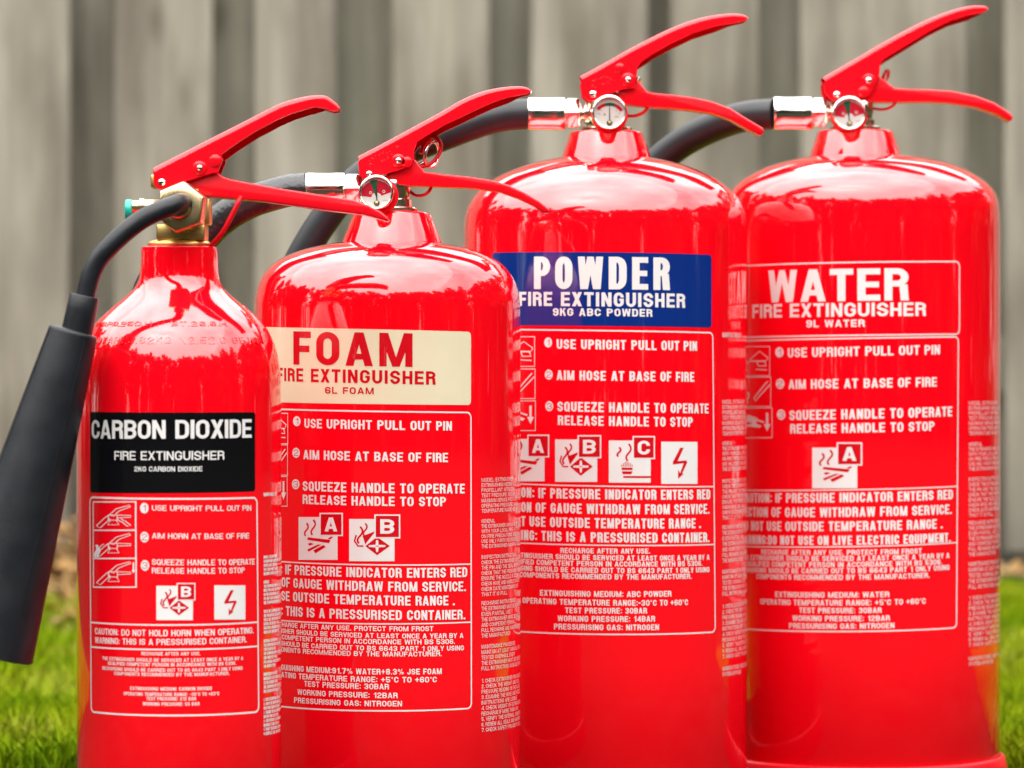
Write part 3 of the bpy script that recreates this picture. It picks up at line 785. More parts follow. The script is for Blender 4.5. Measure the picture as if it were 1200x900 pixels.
def channel_lever(k, top, rest, drop_idx, w=.027, name='squeeze_lever'):
    """upper lever: pressed channel, open underneath. top: rear to tip along the back; rest: tip back along the lower edge"""
    X, D, R = AXIS[k]
    Yn = D - w / 2
    T = [Vector((x, z)) for x, z in to_xz(top, Yn)]
    T = [Vector((p.x, p.y)) for p in catmull([(p.x, p.y, 0) for p in T], 4)]
    N = len(T); nor = []
    for i in range(N):
        tg = (T[min(i + 1, N - 1)] - T[max(i - 1, 0)]).normalized()
        nor.append(Vector((-tg.y, tg.x)))
    def d_at(i):
        f = i / (N - 1)
        return .0026 * (1 - .62 * max(0, (f - .55) / .45))
    # width narrows towards the tip
    def w_at(i):
        f = i / (N - 1)
        return w * (1 - .30 * max(0, (f - .45) / .55))
    cs = [(-1, 0, 1.0), (-1, .0003, .62), (-1, .0009, .30), (-1, .0019, .09), (-1, .0034, 0), (0, 0, -.05), (1, .0034, 0), (1, .0019, .09), (1, .0009, .30), (1, .0003, .62), (1, 0, 1.0)]
    mb = MB(); vs = []; fs = []
    for i in range(N):
        for sgn, inn, dd in cs:
            y = D + (sgn * (w_at(i) / 2 - inn) if sgn else 0)
            p = T[i] - nor[i] * (d_at(i) * dd)
            vs.append((p.x, y, p.y))
    m = len(cs)
    for i in range(N - 1):
        for c in range(m - 1):
            fs.append([i * m + c, i * m + c + 1, (i + 1) * m + c + 1, (i + 1) * m + c])
    # inner skin
    o = len(vs)
    for i in range(N):
        for sgn in (-1, 1):
            p = T[i] - nor[i] * (d_at(i) + .0004)
            vs.append((p.x, D + sgn * (w_at(i) / 2 - .0012), p.y))
    for i in range(N - 1):
        fs.append([o + 2 * i, o + 2 * i + 2, o + 2 * i + 3, o + 2 * i + 1])
    mb.add(vs, fs)
    # tip cap
    mb.add([vs[(N - 1) * m + c] for c in range(m)], [list(range(m))])
    # side plates
    rs = to_xz(rest, Yn)
    edge = [T[i] - nor[i] * d_at(i) for i in range(N)]
    for sgn in (-1, 1):
        def ww(x):
            j = min(range(N), key=lambda i: abs(edge[i].x - x)); return w_at(j)
        ol = [(p.x, p.y) for p in edge]
        rr = list(rs)
        if sgn == 1:
            rr = [(x, z - (.0022 if j in drop_idx else 0)) for j, (x, z) in enumerate(rs)]
        ol = ol + rr
        n = len(ol); vv = []
        for (x, z) in ol: vv.append((x, D + sgn * ww(x) / 2, z))
        for (x, z) in ol: vv.append((x, D + sgn * (ww(x) / 2 - .0018), z))
        ff = [list(range(n)), list(range(2 * n - 1, n - 1, -1))]
        for i in range(n):
            j = (i + 1) % n; ff.append([i, i + n, j + n, j])
        mb.add(vv, ff)
    return mb.build(name, M['lever'], root[k], base(k), angle=40), Yn

def solid_handle(k, pts, w=.0195):
    X, D, R = AXIS[k]
    mb = MB(); mb.slab(to_xz(pts, D - w / 2), D - w / 2, D + w / 2)
    return mb.build('carry_handle', M['lever'], root[k], base(k), bevel=.0011, bseg=3, angle=50)

def rivet(k, parent, px, py, r, Y, name='rivet', mat='chrome', h=.0012):
    mb = MB(); c = P(px, py, Y); rr = r * Y / F
    mb.lathe([(rr, 0), (rr, h * .5), (rr * .8, h * .85), (rr * .4, h), (.0001, h * 1.05)], (c.x, Y, c.z), (0, -1, 0), 24, 0, False, True)
    mb.build(name, M[mat], parent, base(k))
def boss(k, parent, px, py, r, Y, h=.0007):
    mb = MB(); c = P(px, py, Y); rr = r * Y / F
    mb.lathe([(rr, 0), (rr * .97, h * .7), (rr * .88, h), (.0002, h)], (c.x, Y, c.z), (0, -1, 0), 32, 0, False, True)
    mb.build('boss', M['lever'], parent, base(k))

LEV = {
 'co2': dict(top=[(179.3, 196.3), (200, 185.8), (225, 173), (250, 160.2), (275, 147.6), (300, 134.8), (325.6, 122), (343, 116), (361, 112), (375, 111), (382.5, 112.3), (389.6, 117), (395, 121.5), (398, 125.5)],
             rest=[(396.5, 129), (390, 130.2), (379, 126.5), (370, 125), (361, 127), (343, 132.6), (325.6, 140), (308, 149.5), (300, 153.5), (276.7, 168.5), (259.5, 181), (261, 187.5), (255, 202), (248.7, 202.8), (218, 212.5), (195, 221), (184.7, 221.5), (180.2, 216), (179.4, 200)],
             drop=range(3, 11),
             low=[(205, 214), (218, 212), (249, 202.4), (256, 202.4), (262, 207.3), (271, 210), (290, 213.8), (325.6, 220.4), (361, 226), (396.7, 231.4), (414.5, 234.2), (432, 240.5), (446.5, 248.5), (456, 256.2), (454.5, 259.6), (446.5, 257), (425, 251.4), (407.4, 249.2), (379, 246), (343, 240.6), (308, 236), (290, 234.6), (270, 232.7), (236.7, 230), (222, 228)],
             riv=(189.7, 213.7, 4.0), piv=(234, 196.7, 3.4), bosses=[(234, 197, 8.4), (252.3, 188.5, 7.4)]),
 'foam': dict(top=[(419.3, 183), (445, 169.6), (470, 156.2), (495, 142.6), (520, 128.9), (539, 117.6), (557.8, 109.2), (576.7, 103.8), (595.6, 100.9), (610.7, 100.4), (619, 102.3), (623.3, 105.5)],
              rest=[(618.2, 109), (608.8, 111.4), (595.6, 113.6), (576.7, 120.4), (557.8, 129), (539, 138.2), (520, 147), (499, 159.5), (489, 166), (485.3, 176), (484.9, 186), (480, 195), (466, 200), (453, 203.5), (440, 207.4), (427, 209), (421.5, 206), (419.6, 190)],
              drop=range(2, 9),
              low=[(440, 214), (453, 205), (480, 194.5), (484.5, 185.3), (487, 187.5), (498, 201.0), (506.7, 202), (520, 204), (548.3, 206.8), (576.7, 211), (595.6, 216.6), (614.4, 225), (633.3, 236.4), (644.7, 245.8), (643.7, 249.6), (636, 248.9), (625.8, 241), (608.8, 232.6), (586, 224.6), (557.8, 220.6), (520, 219.4), (506.7, 218.7), (480, 218), (464, 216.3)],
              riv=(432.7, 204, 3.6), piv=(467, 188.3, 3.4), bosses=[(467, 188.5, 8.2), (477, 190, 6.4)]),
 'powder': dict(top=[(680, 89), (706.7, 74.7), (733.3, 59.4), (760, 45.5), (786.7, 32.6), (813.3, 22.7), (840, 16.8), (861.3, 15.2), (873, 16.8), (878, 20)],
                rest=[(872, 24), (856, 27.6), (840, 30), (813.3, 38.4), (786.7, 51), (765.3, 62.8), (752, 72), (747.2, 79), (745.6, 92), (744, 102.7), (729, 105), (708, 112.5), (696, 117.8), (690.8, 118.5), (687, 115.8), (682.5, 112), (680.2, 97)],
                drop=range(2, 7),
                low=[(700, 118), (727.5, 106.5), (742, 102), (746.3, 92), (750, 97), (759, 107.3), (766, 108.6), (786.7, 110.7), (813.3, 114), (834.7, 118.7), (856, 126.7), (877.3, 140), (893.3, 149.3), (896, 154.7), (892, 158.7), (877.3, 152), (856, 140), (834.7, 132.6), (813.3, 129.3), (786.7, 126.7), (760, 125.3), (738.7, 123.2), (715, 122)],
                riv=(695, 110.5, 4.0), piv=(736.2, 93.3, 3.2), bosses=[(736.2, 93.5, 8.2), (726.5, 79.5, 5.6)]),
 'water': dict(top=[(964.8, 90.7), (983, 80), (1001.7, 69.4), (1030, 52.6), (1058.4, 37), (1086.7, 22.8), (1115, 11.9), (1137.7, 6.4), (1154.7, 6.2), (1159.8, 9.4)],
               rest=[(1151.9, 14.2), (1137.7, 17), (1115, 23.6), (1092.4, 34.6), (1058.4, 55.4), (1041.4, 65.6), (1034, 71), (1031.6, 76), (1030.6, 88), (1026, 100), (1018, 112), (1000, 117.5), (979, 119), (972, 114.8), (966.6, 109), (965, 98)],
               drop=range(1, 7),
               low=[(985, 120), (1010, 113), (1026, 100), (1030, 88.8), (1035, 92.5), (1048.4, 103), (1060, 103.8), (1086.7, 104.6), (1115, 106.3), (1143.4, 112), (1166, 120.4), (1183, 131.8), (1187.8, 137.4), (1184.4, 142.5), (1166, 132.4), (1143.4, 124.9), (1115, 120.4), (1086.7, 119), (1047, 119.6), (1018.7, 119.5), (1000, 121)],
               riv=(980.5, 111.3, 3.8), piv=(1018, 94.2, 3.4), bosses=[(1018, 94.5, 8.2), (1012, 108, 6.6)])}
for k, L in LEV.items():
    lev, Yn = channel_lever(k, L['top'], L['rest'], set(L['drop']))
    solid_handle(k, L['low'])
    rivet(k, lev, *L['riv'], Yn)
    for b in L['bosses']: boss(k, lev, *b, Yn)
    rivet(k, lev, *L['piv'], Yn - .0007, name='pivot_pin')
# worn cast marks on the lever cheeks
for k, (x0, y0, x1, y1) in {'foam': (432, 187, 466, 172), 'powder': (692, 96, 722, 85)}.items():
    X, D, R = AXIS[k]; Yn = D - .0135; rr = random.Random(5); mb = MB()
    for row in range(2):
        for i in range(9):
            t = i / 8; cx = x0 + (x1 - x0) * t + row * 2; cy = y0 + (y1 - y0) * t + row * 6.5
            pts = [P(cx + rr.uniform(-1.6, 1.6), cy + rr.uniform(-2.2, 2.2), Yn - .0001) for _ in range(3)]
            mb.tube(pts, .00022, 6)
    mb.build('cast_marks', M['lever'], [o for o in root[k].children if o.name.startswith('squeeze_lever')][0], base(k))

# ---- stored-pressure heads: collar, valve, gauge, hose tail
HEAD = {
 'foam': dict(ct=249, cb=285.5, cx=459.2, rt=44.5, rb=59, gx=441, gy=225.3, gr=20.4, fer=(357.6, 405, 221.5, 19.2), nut=(405, 424, 221.5, 17),
              hose=[(358, 221.5), (340, 223), (318, 228.5), (298, 235), (276, 246), (254, 262), (232, 285), (208, 301), (188, 318), (173, 345), (168, 390), (168, 450)], hz=[0, 0, 0, .002, .004, .008, .012, .016, .02, .024, .03, .034], hr=19, style='fan'),
 'powder': dict(ct=154.5, cb=187, cx=710.5, rt=42, rb=53.2, gx=714, gy=131.3, gr=20.2, fer=(618, 663, 133.3, 19.2), nut=(663.6, 679.5, 133, 16.9),
                hose=[(619, 133.5), (595, 135), (570, 140.5), (545, 149), (520, 158.5), (475, 176), (440, 195), (412, 218), (386, 249), (364, 282), (346, 316), (332, 355), (324, 410)], hz=[0, 0, 0, 0, 0, 0, 0, 0, .002, .004, .006, .008, .01], hr=18, style='arc'),
 'water': dict(ct=153.5, cb=184.5, cx=1002.3, rt=43.6, rb=54, gx=995.3, gy=132.5, gr=19.8, fer=(905.7, 952, 132.8, 19.4), nut=(952.4, 968, 132.3, 16.8),
               hose=[(907, 133.5), (880, 135.5), (856, 141), (826, 153), (800, 167), (775, 186), (756, 208), (740, 240), (732, 290), (728, 350)], hz=[0, .006, .014, .026, .036, .044, .048, .05, .052, .054], hr=18, style='fan')}
for k, H in HEAD.items():
    X, D, R = AXIS[k]
    s = D / F
    cxw = (H['cx'] - HX) * s
    # collar
    mb = MB()
    z0, z1 = zpx(H['cb'], D), zpx(H['ct'], D)
    rt, rb = H['rt'] * s, H['rb'] * s
    pr = [(rb - .001, z0 - .0035), (rb, z0 - .0005), (rb - .0004, z0 + .0008), (rt + .0006, z1 - .0014), (rt, z1 - .0004), (rt - .0012, z1), (rt * .55, z1 + .0001)]
    mb.lathe(pr, (cxw, D, 0), (0, 0, 1), 128, 0, False, True)
    mb.build('collar', M['paint'], root[k], base(k), angle=50)
    # valve block
    vb = MB()
    zc = z1
    vb.lathe([(29 * s, zc - .0005), (30 * s, zc + .0006), (30 * s, zc + .0022), (28.5 * s, zc + .003), (20 * s, zc + .0034)], (cxw, D, 0), (0, 0, 1), 48, 0, True, True)
    vb.lathe([(21 * s, zc + .002), (21 * s, zc + .0075), (18.5 * s, zc + .0082), (18.5 * s, zc + .011), (19.5 * s, zc + .0118), (19.5 * s, zc + .019), (17 * s, zc + .021), (17 * s, zc + .026)], (cxw + .001, D, 0), (0, 0, 1), 40, 0, True, True)
    # outlet spigot to the left
    n1 = P(H['nut'][1], H['nut'][2], D)
    vb.lathe([(12 * s, 0), (12 * s, 2.6 * s), (9.5 * s, 3.2 * s), (9.5 * s, 6 * s), (14 * s, 7 * s), (14.5 * s, 11 * s), (12 * s, 13 * s), (12 * s, 26 * s)], (n1.x - .0005, D, n1.z), (1, 0, 0), 32, 0, True, True)
    vb.build('valve_block', M['nickel'], root[k], base(k), angle=40)
    # bracket that carries the levers
    mb = MB()
    cx = (H['cx'] - HX) * s
    mb.box((cx - .0085, D - .008, z1 + .0225), (cx + .006, D + .008, z1 + .031))
    mb.build('lever_bracket', M['nickel'], root[k], base(k), bevel=.0008)
    # gauge, facing the viewer
    Yg = D - .034
    sg = Yg / F; c = P(H['gx'], H['gy'], Yg); r = H['gr'] * sg
    gz = MB()
    tilt = {'foam': (-.10, -1, .04), 'powder': (0.01, -1, .0), 'water': (-.02, -1, .02)}[k]
    ax = Vector(tilt).normalized()
    gz.lathe([(r * .55, -.018), (r * .55, -.010), (r * .93, -.009), (r, -.008), (r, .0005), (r * .985, .0014), (r * .93, .0018), (r * .87, .0014), (r * .845, .0004), (r * .835, -.0012)], c, ax, 56, 0, True, False)
    gz.build('pressure_gauge', M['chrome'], root[k], base(k), angle=50)
    gob = [o for o in root[k].children if o.name.startswith('pressure_gauge')][0]
    q = ax.to_track_quat('Z', 'Y')
    ez = Vector((0, 0, 1)); ex = ez.cross(-ax) * -1
    ex = Vector((1, 0, 0)); ex = (ex - ax * ex.dot(ax)).normalized(); ez = ex.cross(ax) * 1
    if ez.z < 0: ez = -ez
    def dp(a, b, l): return c + ex * (a * r) + ez * (b * r) + ax * (-.0010 + l)
    fc = MB()
    n = 48
    fc.add([dp(0, 0, 0)] + [dp(.86 * math.cos(2 * math.pi * i / n), .86 * math.sin(2 * math.pi * i / n), 0) for i in range(n)], [[0, 1 + i, 1 + (i + 1) % n] for i in range(n)])
    def fan(a0, a1, r0, r1, cx_, cy_, l, mi):
        m_ = 14; vs = []
        for i in range(m_ + 1):
            a = R_(a0 + (a1 - a0) * i / m_)
            vs += [dp(cx_ + r0 * math.cos(a), cy_ + r0 * math.sin(a), l), dp(cx_ + r1 * math.cos(a), cy_ + r1 * math.sin(a), l)]
        fc.add(vs, [[2 * i, 2 * i + 1, 2 * i + 3, 2 * i + 2] for i in range(m_)], mi)
    if H['style'] == 'fan':
        tl = 8 if k == 'foam' else 6
        fan(12 + tl, 80 + tl, .30, .98, 0, -.30, .00006, 2)
        fan(80 + tl, 104 + tl, .02, 1.06, 0, -.34, .00012, 1)
        fan(104 + tl, 166 + tl, .30, .98, 0, -.30, .00006, 2)
        for (a, b) in ((-.34, -.02), (.42, .05)):
            fan(0, 360, .05, .085, a, b, .00012, 0)
        for i in range(4): fan(0, 360, 0, .022, .42 + i * .075, -.46, .00006, 3)
        tip = (.02 if k == 'foam' else -.06, .40)
    else:
        fan(34, 68, .78, .98, 0, -.42, .00006, 2)
        fan(68, 106, .78, .98, 0, -.42, .00006, 1)
        fan(106, 140, .78, .98, 0, -.42, .00006, 2)
        for i in range(5): fan(0, 360, 0, .022, .32 + i * .06, -.26, .00006, 3)
        fan(0, 360, 0, .05, -.26, -.14, .00006, 3)
        for a in (30, 50, 130, 150): fan(a, a + 2, .62, .72, 0, -.42, .00006, 3)
        tip = (.02, .44)
    fc.build('dial', [M['dial'], M['dialgreen'], M['dialred'], M['ink']], gob, base(k), smooth=False)
    nd = MB()
    b0 = (.02, -.62)
    d = Vector((tip[0] - b0[0], tip[1] - b0[1])).normalized(); nn = Vector((-d.y, d.x)) * .035
    nd.add([dp(b0[0] + nn.x, b0[1] + nn.y, .0004), dp(b0[0] - nn.x, b0[1] - nn.y, .0004), dp(tip[0] - nn.x * .4, tip[1] - nn.y * .4, .0004), dp(tip[0] + nn.x * .4, tip[1] + nn.y * .4, .0004)], [[0, 1, 2, 3]])
    nd.lathe([(.16 * r, -.0008), (.16 * r, 0), (.12 * r, .0002)], dp(b0[0], b0[1], .0005), ax, 20, 0, False, True)
    nd.lathe([(.10 * r, 0), (.09 * r, .0003), (.02 * r, .0005)], dp(b0[0], b0[1], .0008), ax, 20, 1, False, True)
    nd.build('needle', [M['ink'], M['brass']], gob, base(k))
    # red boot behind the gauge
    bt = MB()
    bt.lathe([(r * .8, -.0155), (r * 1.04, -.0150), (r * 1.07, -.0135), (r * 1.07, -.0105), (r * 1.0, -.0095)], c + Vector((r * .05, 0, -r * .09)), ax, 48, 0, True, True)
    bt.build('gauge_boot', M['redplastic'], gob, base(k))
    # hose with its crimped ferrule and nut
    hp = [P(a, b, D + z) for (a, b), z in zip(H['hose'], H['hz'])]
    mb = MB(); mb.tube(catmull(hp, 7), H['hr'] * s, 32)
    hose = mb.build('hose', M['braid'] if k == 'foam' else M['rubber'], root[k], base(k))
    x0, x1, yc, rf = H['fer']
    a = P(x0, yc, D); b = P(x1, yc, D); rr = rf * s; L_ = b.x - a.x
    mb = MB()
    mb.lathe([(rr * .80, .0), (rr * .93, .0001), (rr * .985, .0006), (rr, .0016), (rr, L_ * .22), (rr * .985, L_ * .26), (rr * .985, L_ * .70), (rr, L_ * .74), (rr, L_ - .0012), (rr * .97, L_ - .0004), (rr * .8, L_)], (a.x, D, a.z), (1, 0, 0), 64, 0, True, True)
    mb.build('ferrule', M['chrome'], hose, base(k), angle=60)
    x0, x1, yc, rn = H['nut']
    a = P(x0, yc, D); b = P(x1, yc, D); rr = rn * s / math.cos(R_(30)); L_ = b.x - a.x
    mb = MB()
    mb.lathe([(rr * .86, -.0003), (rr * .985, .0008), (rr, .0012), (rr, L_ - .0014), (rr * .93, L_)], (a.x, D, a.z), (1, 0, 0), 6, 0, True, True)
    mb.build('hose_nut', M['chrome'], hose, base(k), bevel=.0004, angle=25)

# ---- tamper ties and pull rings
def tie(k, pts, r, Y):
    mb = MB(); mb.tube(catmull([P(a, b, Y + z) for a, b, z in pts], 8), r, 12)
    mb.build('tamper_tie', M['redplastic'], root[k], base(k))
tie('powder', [(716, 126, .006), (732, 134.5, .004), (742, 136, 0), (752, 133, -.004), (758, 127, -.006), (760, 121, -.002)], .0011, AXIS['powder'][1])
tie('water', [(1012, 122, .006), (1024, 127, .004), (1034, 128.3, 0), (1043, 126, -.004), (1049, 121, -.006), (1051, 115, -.002)], .0010, AXIS['water'][1])
tie('foam', [(478, 222, .006), (486, 228.5, .004), (494, 229.2, 0), (501, 226, -.004), (505, 220, -.004), (506, 214, 0)], .0010, AXIS['foam'][1])
tie('co2', [(282, 231, -.0105), (279, 238, -.0125), (271, 254, -.0125), (262, 270.5, -.0115), (252, 283, -.009), (244, 290, -.004)], .0014, AXIS['co2'][1])
tie('foam', [(489, 196, 0), (503, 193, .002), (513, 183, .004), (517, 172, .006), (513, 163, .009), (506, 161, .012), (498, 168, .014), (493, 180, .012)], .0012, AXIS['foam'][1])
def pull_ring(k, px, py, rx, ry, rot, mat='chrome'):
    X, D, R = AXIS[k]; mb = MB(); pts = []
    for i in range(33):
        a = 2 * math.pi * i / 32
        pts.append(P(px + rx * math.cos(a) * math.cos(rot) - ry * math.sin(a) * math.sin(rot), py + rx * math.cos(a) * math.sin(rot) + ry * math.sin(a) * math.cos(rot), D + .006 + .008 * math.cos(a)))
    mb.tube(pts, .0011, 10, caps=False)
    mb.tube([P(px - rx, py + ry * .6, D + .002), P(px - rx - 18, py + ry * .6 + 8, D + .002)], .0012, 10)
    mb.build('pull_pin', M[mat], root[k], base(k))
pull_ring('foam', 506, 181, 8, 15, .15)
pull_ring('powder', 747, 97, 2.2, 6, .3)
pull_ring('water', 1038, 89, 2.4, 7, .35, 'redplastic')

# ---- the carbon dioxide head
k = 'co2'; X, D, R = AXIS[k]; s = D / F
mb = MB()
zt = zpx(288.5, D)
mb.lathe([(34 * s, zt - .0004), (37 * s, zt), (37.3 * s, zt + .0012), (36 * s, zt + .0026), (29 * s, zt + .0034)], (X, D, 0), (0, 0, 1), 56, 0, True, True)
vb = mb
a = P(183, 282, D - .0135); b = P(240, 263.5, D - .0135)
vb.box((a.x, D - .0135, zt + .003), (b.x, D + .0135, zpx(263.5, D)))
a = P(186, 266, D); b = P(238, 226, D)
vb.box((a.x + .0035, D - .0105, zpx(266, D)), (b.x - .0015, D + .011, zpx(222, D)))
vb.box((P(237, 0, D).x, D - .0085, zpx(264, D)), (P(247.5, 0, D).x, D + .0085, zpx(233, D)))
vb.box((P(177.5, 0, D).x, D - .006, zpx(221, D)), (P(188, 0, D).x, D + .006, zpx(205, D)))
vobj = vb.build('valve_block', M['brass'], root[k], base(k), bevel=.0012, bseg=2, angle=45)
# big hexagon outlet nut facing the viewer
Yh = D - .030
cn = P(210.5, 242.5, Yh); rr = 30.5 * Yh / F
mb = MB()
ax = Vector((-.10, -1, .02)).normalized()
mb.lathe([(rr * .8, -.016), (rr, -.015), (rr, -.0012), (rr * .97, -.0002), (rr * .86, .0002)], cn, ax, 6, 0, True, True)
hx = mb.build('outlet_nut', M['passivated'], root[k], base(k), bevel=.0007, angle=25)
# turn the hexagon by moving its vertices about its own axis
from mathutils import Matrix
bloc = Vector(base(k))
for v in hx.data.vertices:
    p = v.co - (cn - bloc)
    v.co = Matrix.Rotation(R_(22), 3, ax) @ p + (cn - bloc)
mb = MB()
mb.lathe([(rr * .84, .0002), (rr * .84, .0009), (rr * .80, .0012), (rr * .50, .0013), (rr * .46, .0008), (rr * .46, .006), (rr * .42, .0066)], cn, ax, 56, 0, True, True)
mb.build('washer', M['passivated'], hx, base(k))
# side port with teal cap
mb = MB()
pc = P(147, 246.5, D); p1 = P(185, 243, D)
mb.lathe([(7.2 * s, 7 * s), (7.2 * s, 16 * s), (9.5 * s, 17 * s), (9.5 * s, 22 * s), (8 * s, 22.5 * s), (8 * s, 40 * s)], (pc.x, D, zpx(242, D)), (1, 0, .0), 32, 0, True, True)
mb.build('side_port', M['passivated'], vobj, base(k), angle=30)
mb = MB()
mb.lathe([(11 * s, 0), (12.2 * s, .0005), (12.4 * s, .0014), (12.2 * s, 7.6 * s), (11 * s, 8.4 * s)], (pc.x, D, zpx(246, D)), (1, 0, 0), 40, 0, True, True)
mb.build('safety_cap', M['teal'], vobj, base(k), angle=45)
# swan-neck discharge pipe
pp = [(216, 237.5, -.026), (213, 237.5, -.034), (208, 238.5, -.042), (199, 242, -.048), (184, 248, -.051), (165, 258, -.053), (146, 272.5, -.055), (128, 289.5, -.056), (115, 305, -.056), (106.5, 322, -.056), (101.5, 341, -.056), (98, 360, -.056)]
mb = MB()
mb.tube(catmull([P(a, b, D + z) for a, b, z in pp], 8), 11.2 * s, 36)
pipe = mb.build('discharge_pipe', M['hornplastic'], root[k], base(k))
Yo = D - .056; so_ = Yo / F
A = P(99.3, 346.5, Yo); B = P(91.5, 383, Yo)
mb = MB()
r0 = 17.3 * so_
L_ = (B - A).length
mb.lathe([(r0 * .66, -.0002), (r0 * .94, .0), (r0, .0008), (r0 * 1.03, L_ * .5), (r0 * 1.06, L_), (r0 * 1.06, L_ + .004)], A, B - A, 48, 0, True, True)
hc = mb.build('horn_collar', M['hornplastic'], pipe, base(k))
A = P(86.5, 386.5, Yo); B = P(-21, 762, Yo)
dr = (B - A).normalized(); L_ = (B - A).length
mb = MB()
ra, rb_ = 29.2 * so_, 61 * so_
mb.lathe([(ra * .55, -.0001), (ra * .93, .0003), (ra * .985, .0011), (ra * 1.0, .0025), (ra + (rb_ - ra) * .30, L_ * .30), (ra + (rb_ - ra) * .62, L_ * .62), (rb_, L_ - .002), (rb_ + .0003, L_ - .0006), (rb_ - .0006, L_), (rb_ - .003, L_), (ra + (rb_ - ra) * .5, L_ * .5), (ra * .6, L_ * .05)], A, dr, 96, 0, True, False)
side = (dr.cross(Vector((0, 1, 0)))).normalized()
for an in (-62, 38):
    rd = side * math.sin(R_(an)) + Vector((0, -1, 0)) * math.cos(R_(an))
    mb.tube([A + dr * (L_ * t) + rd * (ra + (rb_ - ra) * t - .0001) for t in (.02, .3, .62, .99)], .00045, 8)
mb.build('discharge_horn', M['hornplastic'], root[k], base(k), angle=45)

# ------------------------------------------------------------------ labels
def corners(dc, tl, tr, br, bl):
    return [dc.uv(*p)[:2] for p in (tl, tr, br, bl)]

def side_column(dc, x, blocks, right_deg, k, body_mb, s=.15):
    u0 = None
    for (y0, y1, lines) in blocks:
        n = len(lines); pitch = (y1 - y0) / n
        for i, t in enumerate(lines):
            yb = y0 + pitch * (i + 1) - pitch * .16
            ua, va, ka = dc.uv(x, yb)
            full = R_(right_deg) * dc.R - ua
            frac = min(1.0, len(t) / 31.0)
            dc.text(body_mb, t, x, None, yb, 0.0, pitch * .74, s=s, t=.15, gap=.085, n=1, lift=LP, u1=ua + full * (frac * .9 + .1 if frac > .5 else frac))

def make_title(k, dc, panel_c, mat, r, lines, outline=False):
    mb = MB()
    if outline:
        dc.frame(mb, panel_c, r, .00085, LF)
        po = mb.build('title_panel', M['white'], root[k], base(k))
    else:
        dc.panel(mb, panel_c, r, LF)
        po = mb.build('title_panel', mat, root[k], base(k))
    tx = MB()
    for (t, x0, x1, y0, y1, h, s, tt, gap) in lines:
        dc.text(tx, t, x0, x1, y0, y1, h, s, tt, gap, 7, LP)
    tx.build('lettering', M['redprint'] if k == 'foam' else M['white'], po, base(k))
    return po

def pictogram(k, dc, parent, sq, quads, tag=None, letter=None, cross=None):
    mb = MB()
    fn = dc.local(*sq)
    dc.shape(mb, fn, rect(0, 0, 1, 1), LP)
    dc.shape(mb, fn, quads, LP + 4e-5, 1)
    if cross: dc.shape(mb, fn, cross, LP + 6e-5, 0)
    if tag:
        f2 = dc.local(*tag)
        dc.shape(mb, f2, rect(0, 0, 1, 1), LP + 8e-5, 0)
        dc.shape(mb, f2, rect(.055, .055, .945, .945), LP + 12e-5, 1)
        gq = [q for q in text_quads(letter, .82, .235, .19, .1, 6)]
        for q, kk in gq:
            dc.quad(mb, [f2(.50 + (a - .41) * .66, .20 + b * .60) for a, b in q], LP + 16e-5 + kk * 6e-6, 0)
    mb.build('pictogram', [M['white'], M['redprint']], parent, base(k))

def number_discs(dc, mb, spots):
    for i, (x, y, rx, ry) in enumerate(spots):
        dc.disc(mb, x, y, rx, ry, LP, 0)
        ch = str(i + 1); wd = rx * (.40 if ch == '1' else .62)
        dc.text(mb, ch, x - wd, x + wd, y + ry * .62, y + ry * .62, ry * 1.25, .13, .10, .1, 5, LP + 4e-5, 1)

# ---- carbon dioxide
k = 'co2'; dc = Decal(k)
make_title(k, dc, corners(dc, (105.8, 482.6), (299, 483), (299, 575.6), (105.8, 577)), M['black'], .0016, [
    ("CARBON DIOXIDE", 107.8, 294.6, 513.8, 512.8, 21.6, .205, .165, .085),
    ("FIRE EXTINGUISHER", 134.3, 262.6, 539, 538.6, 10.4, .175, .15, .12),
    ("2KG CARBON DIOXIDE", 157.5, 237, 552.4, 552.2, 5.7, .19, .16, .12)])
fr = corners(dc, (105.5, 582.6), (301, 583.2), (303, 834), (107, 834))
mb = MB()
dc.frame(mb, fr, .003, .00095, LF)
def edge_pts(fr_, yl, yr, dc_, xl, xr): return dc_.uv(xl, yl)[:2], dc_.uv(xr, yr)[:2]
dc.rule(mb, *edge_pts(fr, 729.3, 729, dc, 106.6, 302), .0008, LF + 2e-5)
dc.rule(mb, *edge_pts(fr, 758, 757.2, dc, 106.8, 302.4), .0008, LF + 2e-5)
ip = mb.build('instruction_panel', M['white'], root[k], base(k))
tx = MB()
T_ = lambda t, x0, x1, y0, y1, h, s=.175, tt=.14, gap=.12, n=4: dc.text(tx, t, x0, x1, y0, y1, h, s, tt, gap, n, LP)
T_("USE UPRIGHT PULL OUT PIN", 178.2, 294, 598.3, 598.3, 6.3)
T_("AIM HORN AT BASE OF FIRE", 178.2, 291.6, 631, 631, 6.4)
T_("SQUEEZE HANDLE TO OPERATE", 178.2, 298.2, 661.8, 661.4, 6.6)
T_("RELEASE HANDLE TO STOP", 178.2, 286.5, 671.8, 671.4, 6.6)
T_("CAUTION: DO NOT HOLD HORN WHEN OPERATING.", 111.8, 296.7, 743, 742, 7.2)
T_("WARNING: THIS IS A PRESSURISED CONTAINER.", 111.8, 288.6, 753.4, 752.6, 7.0)
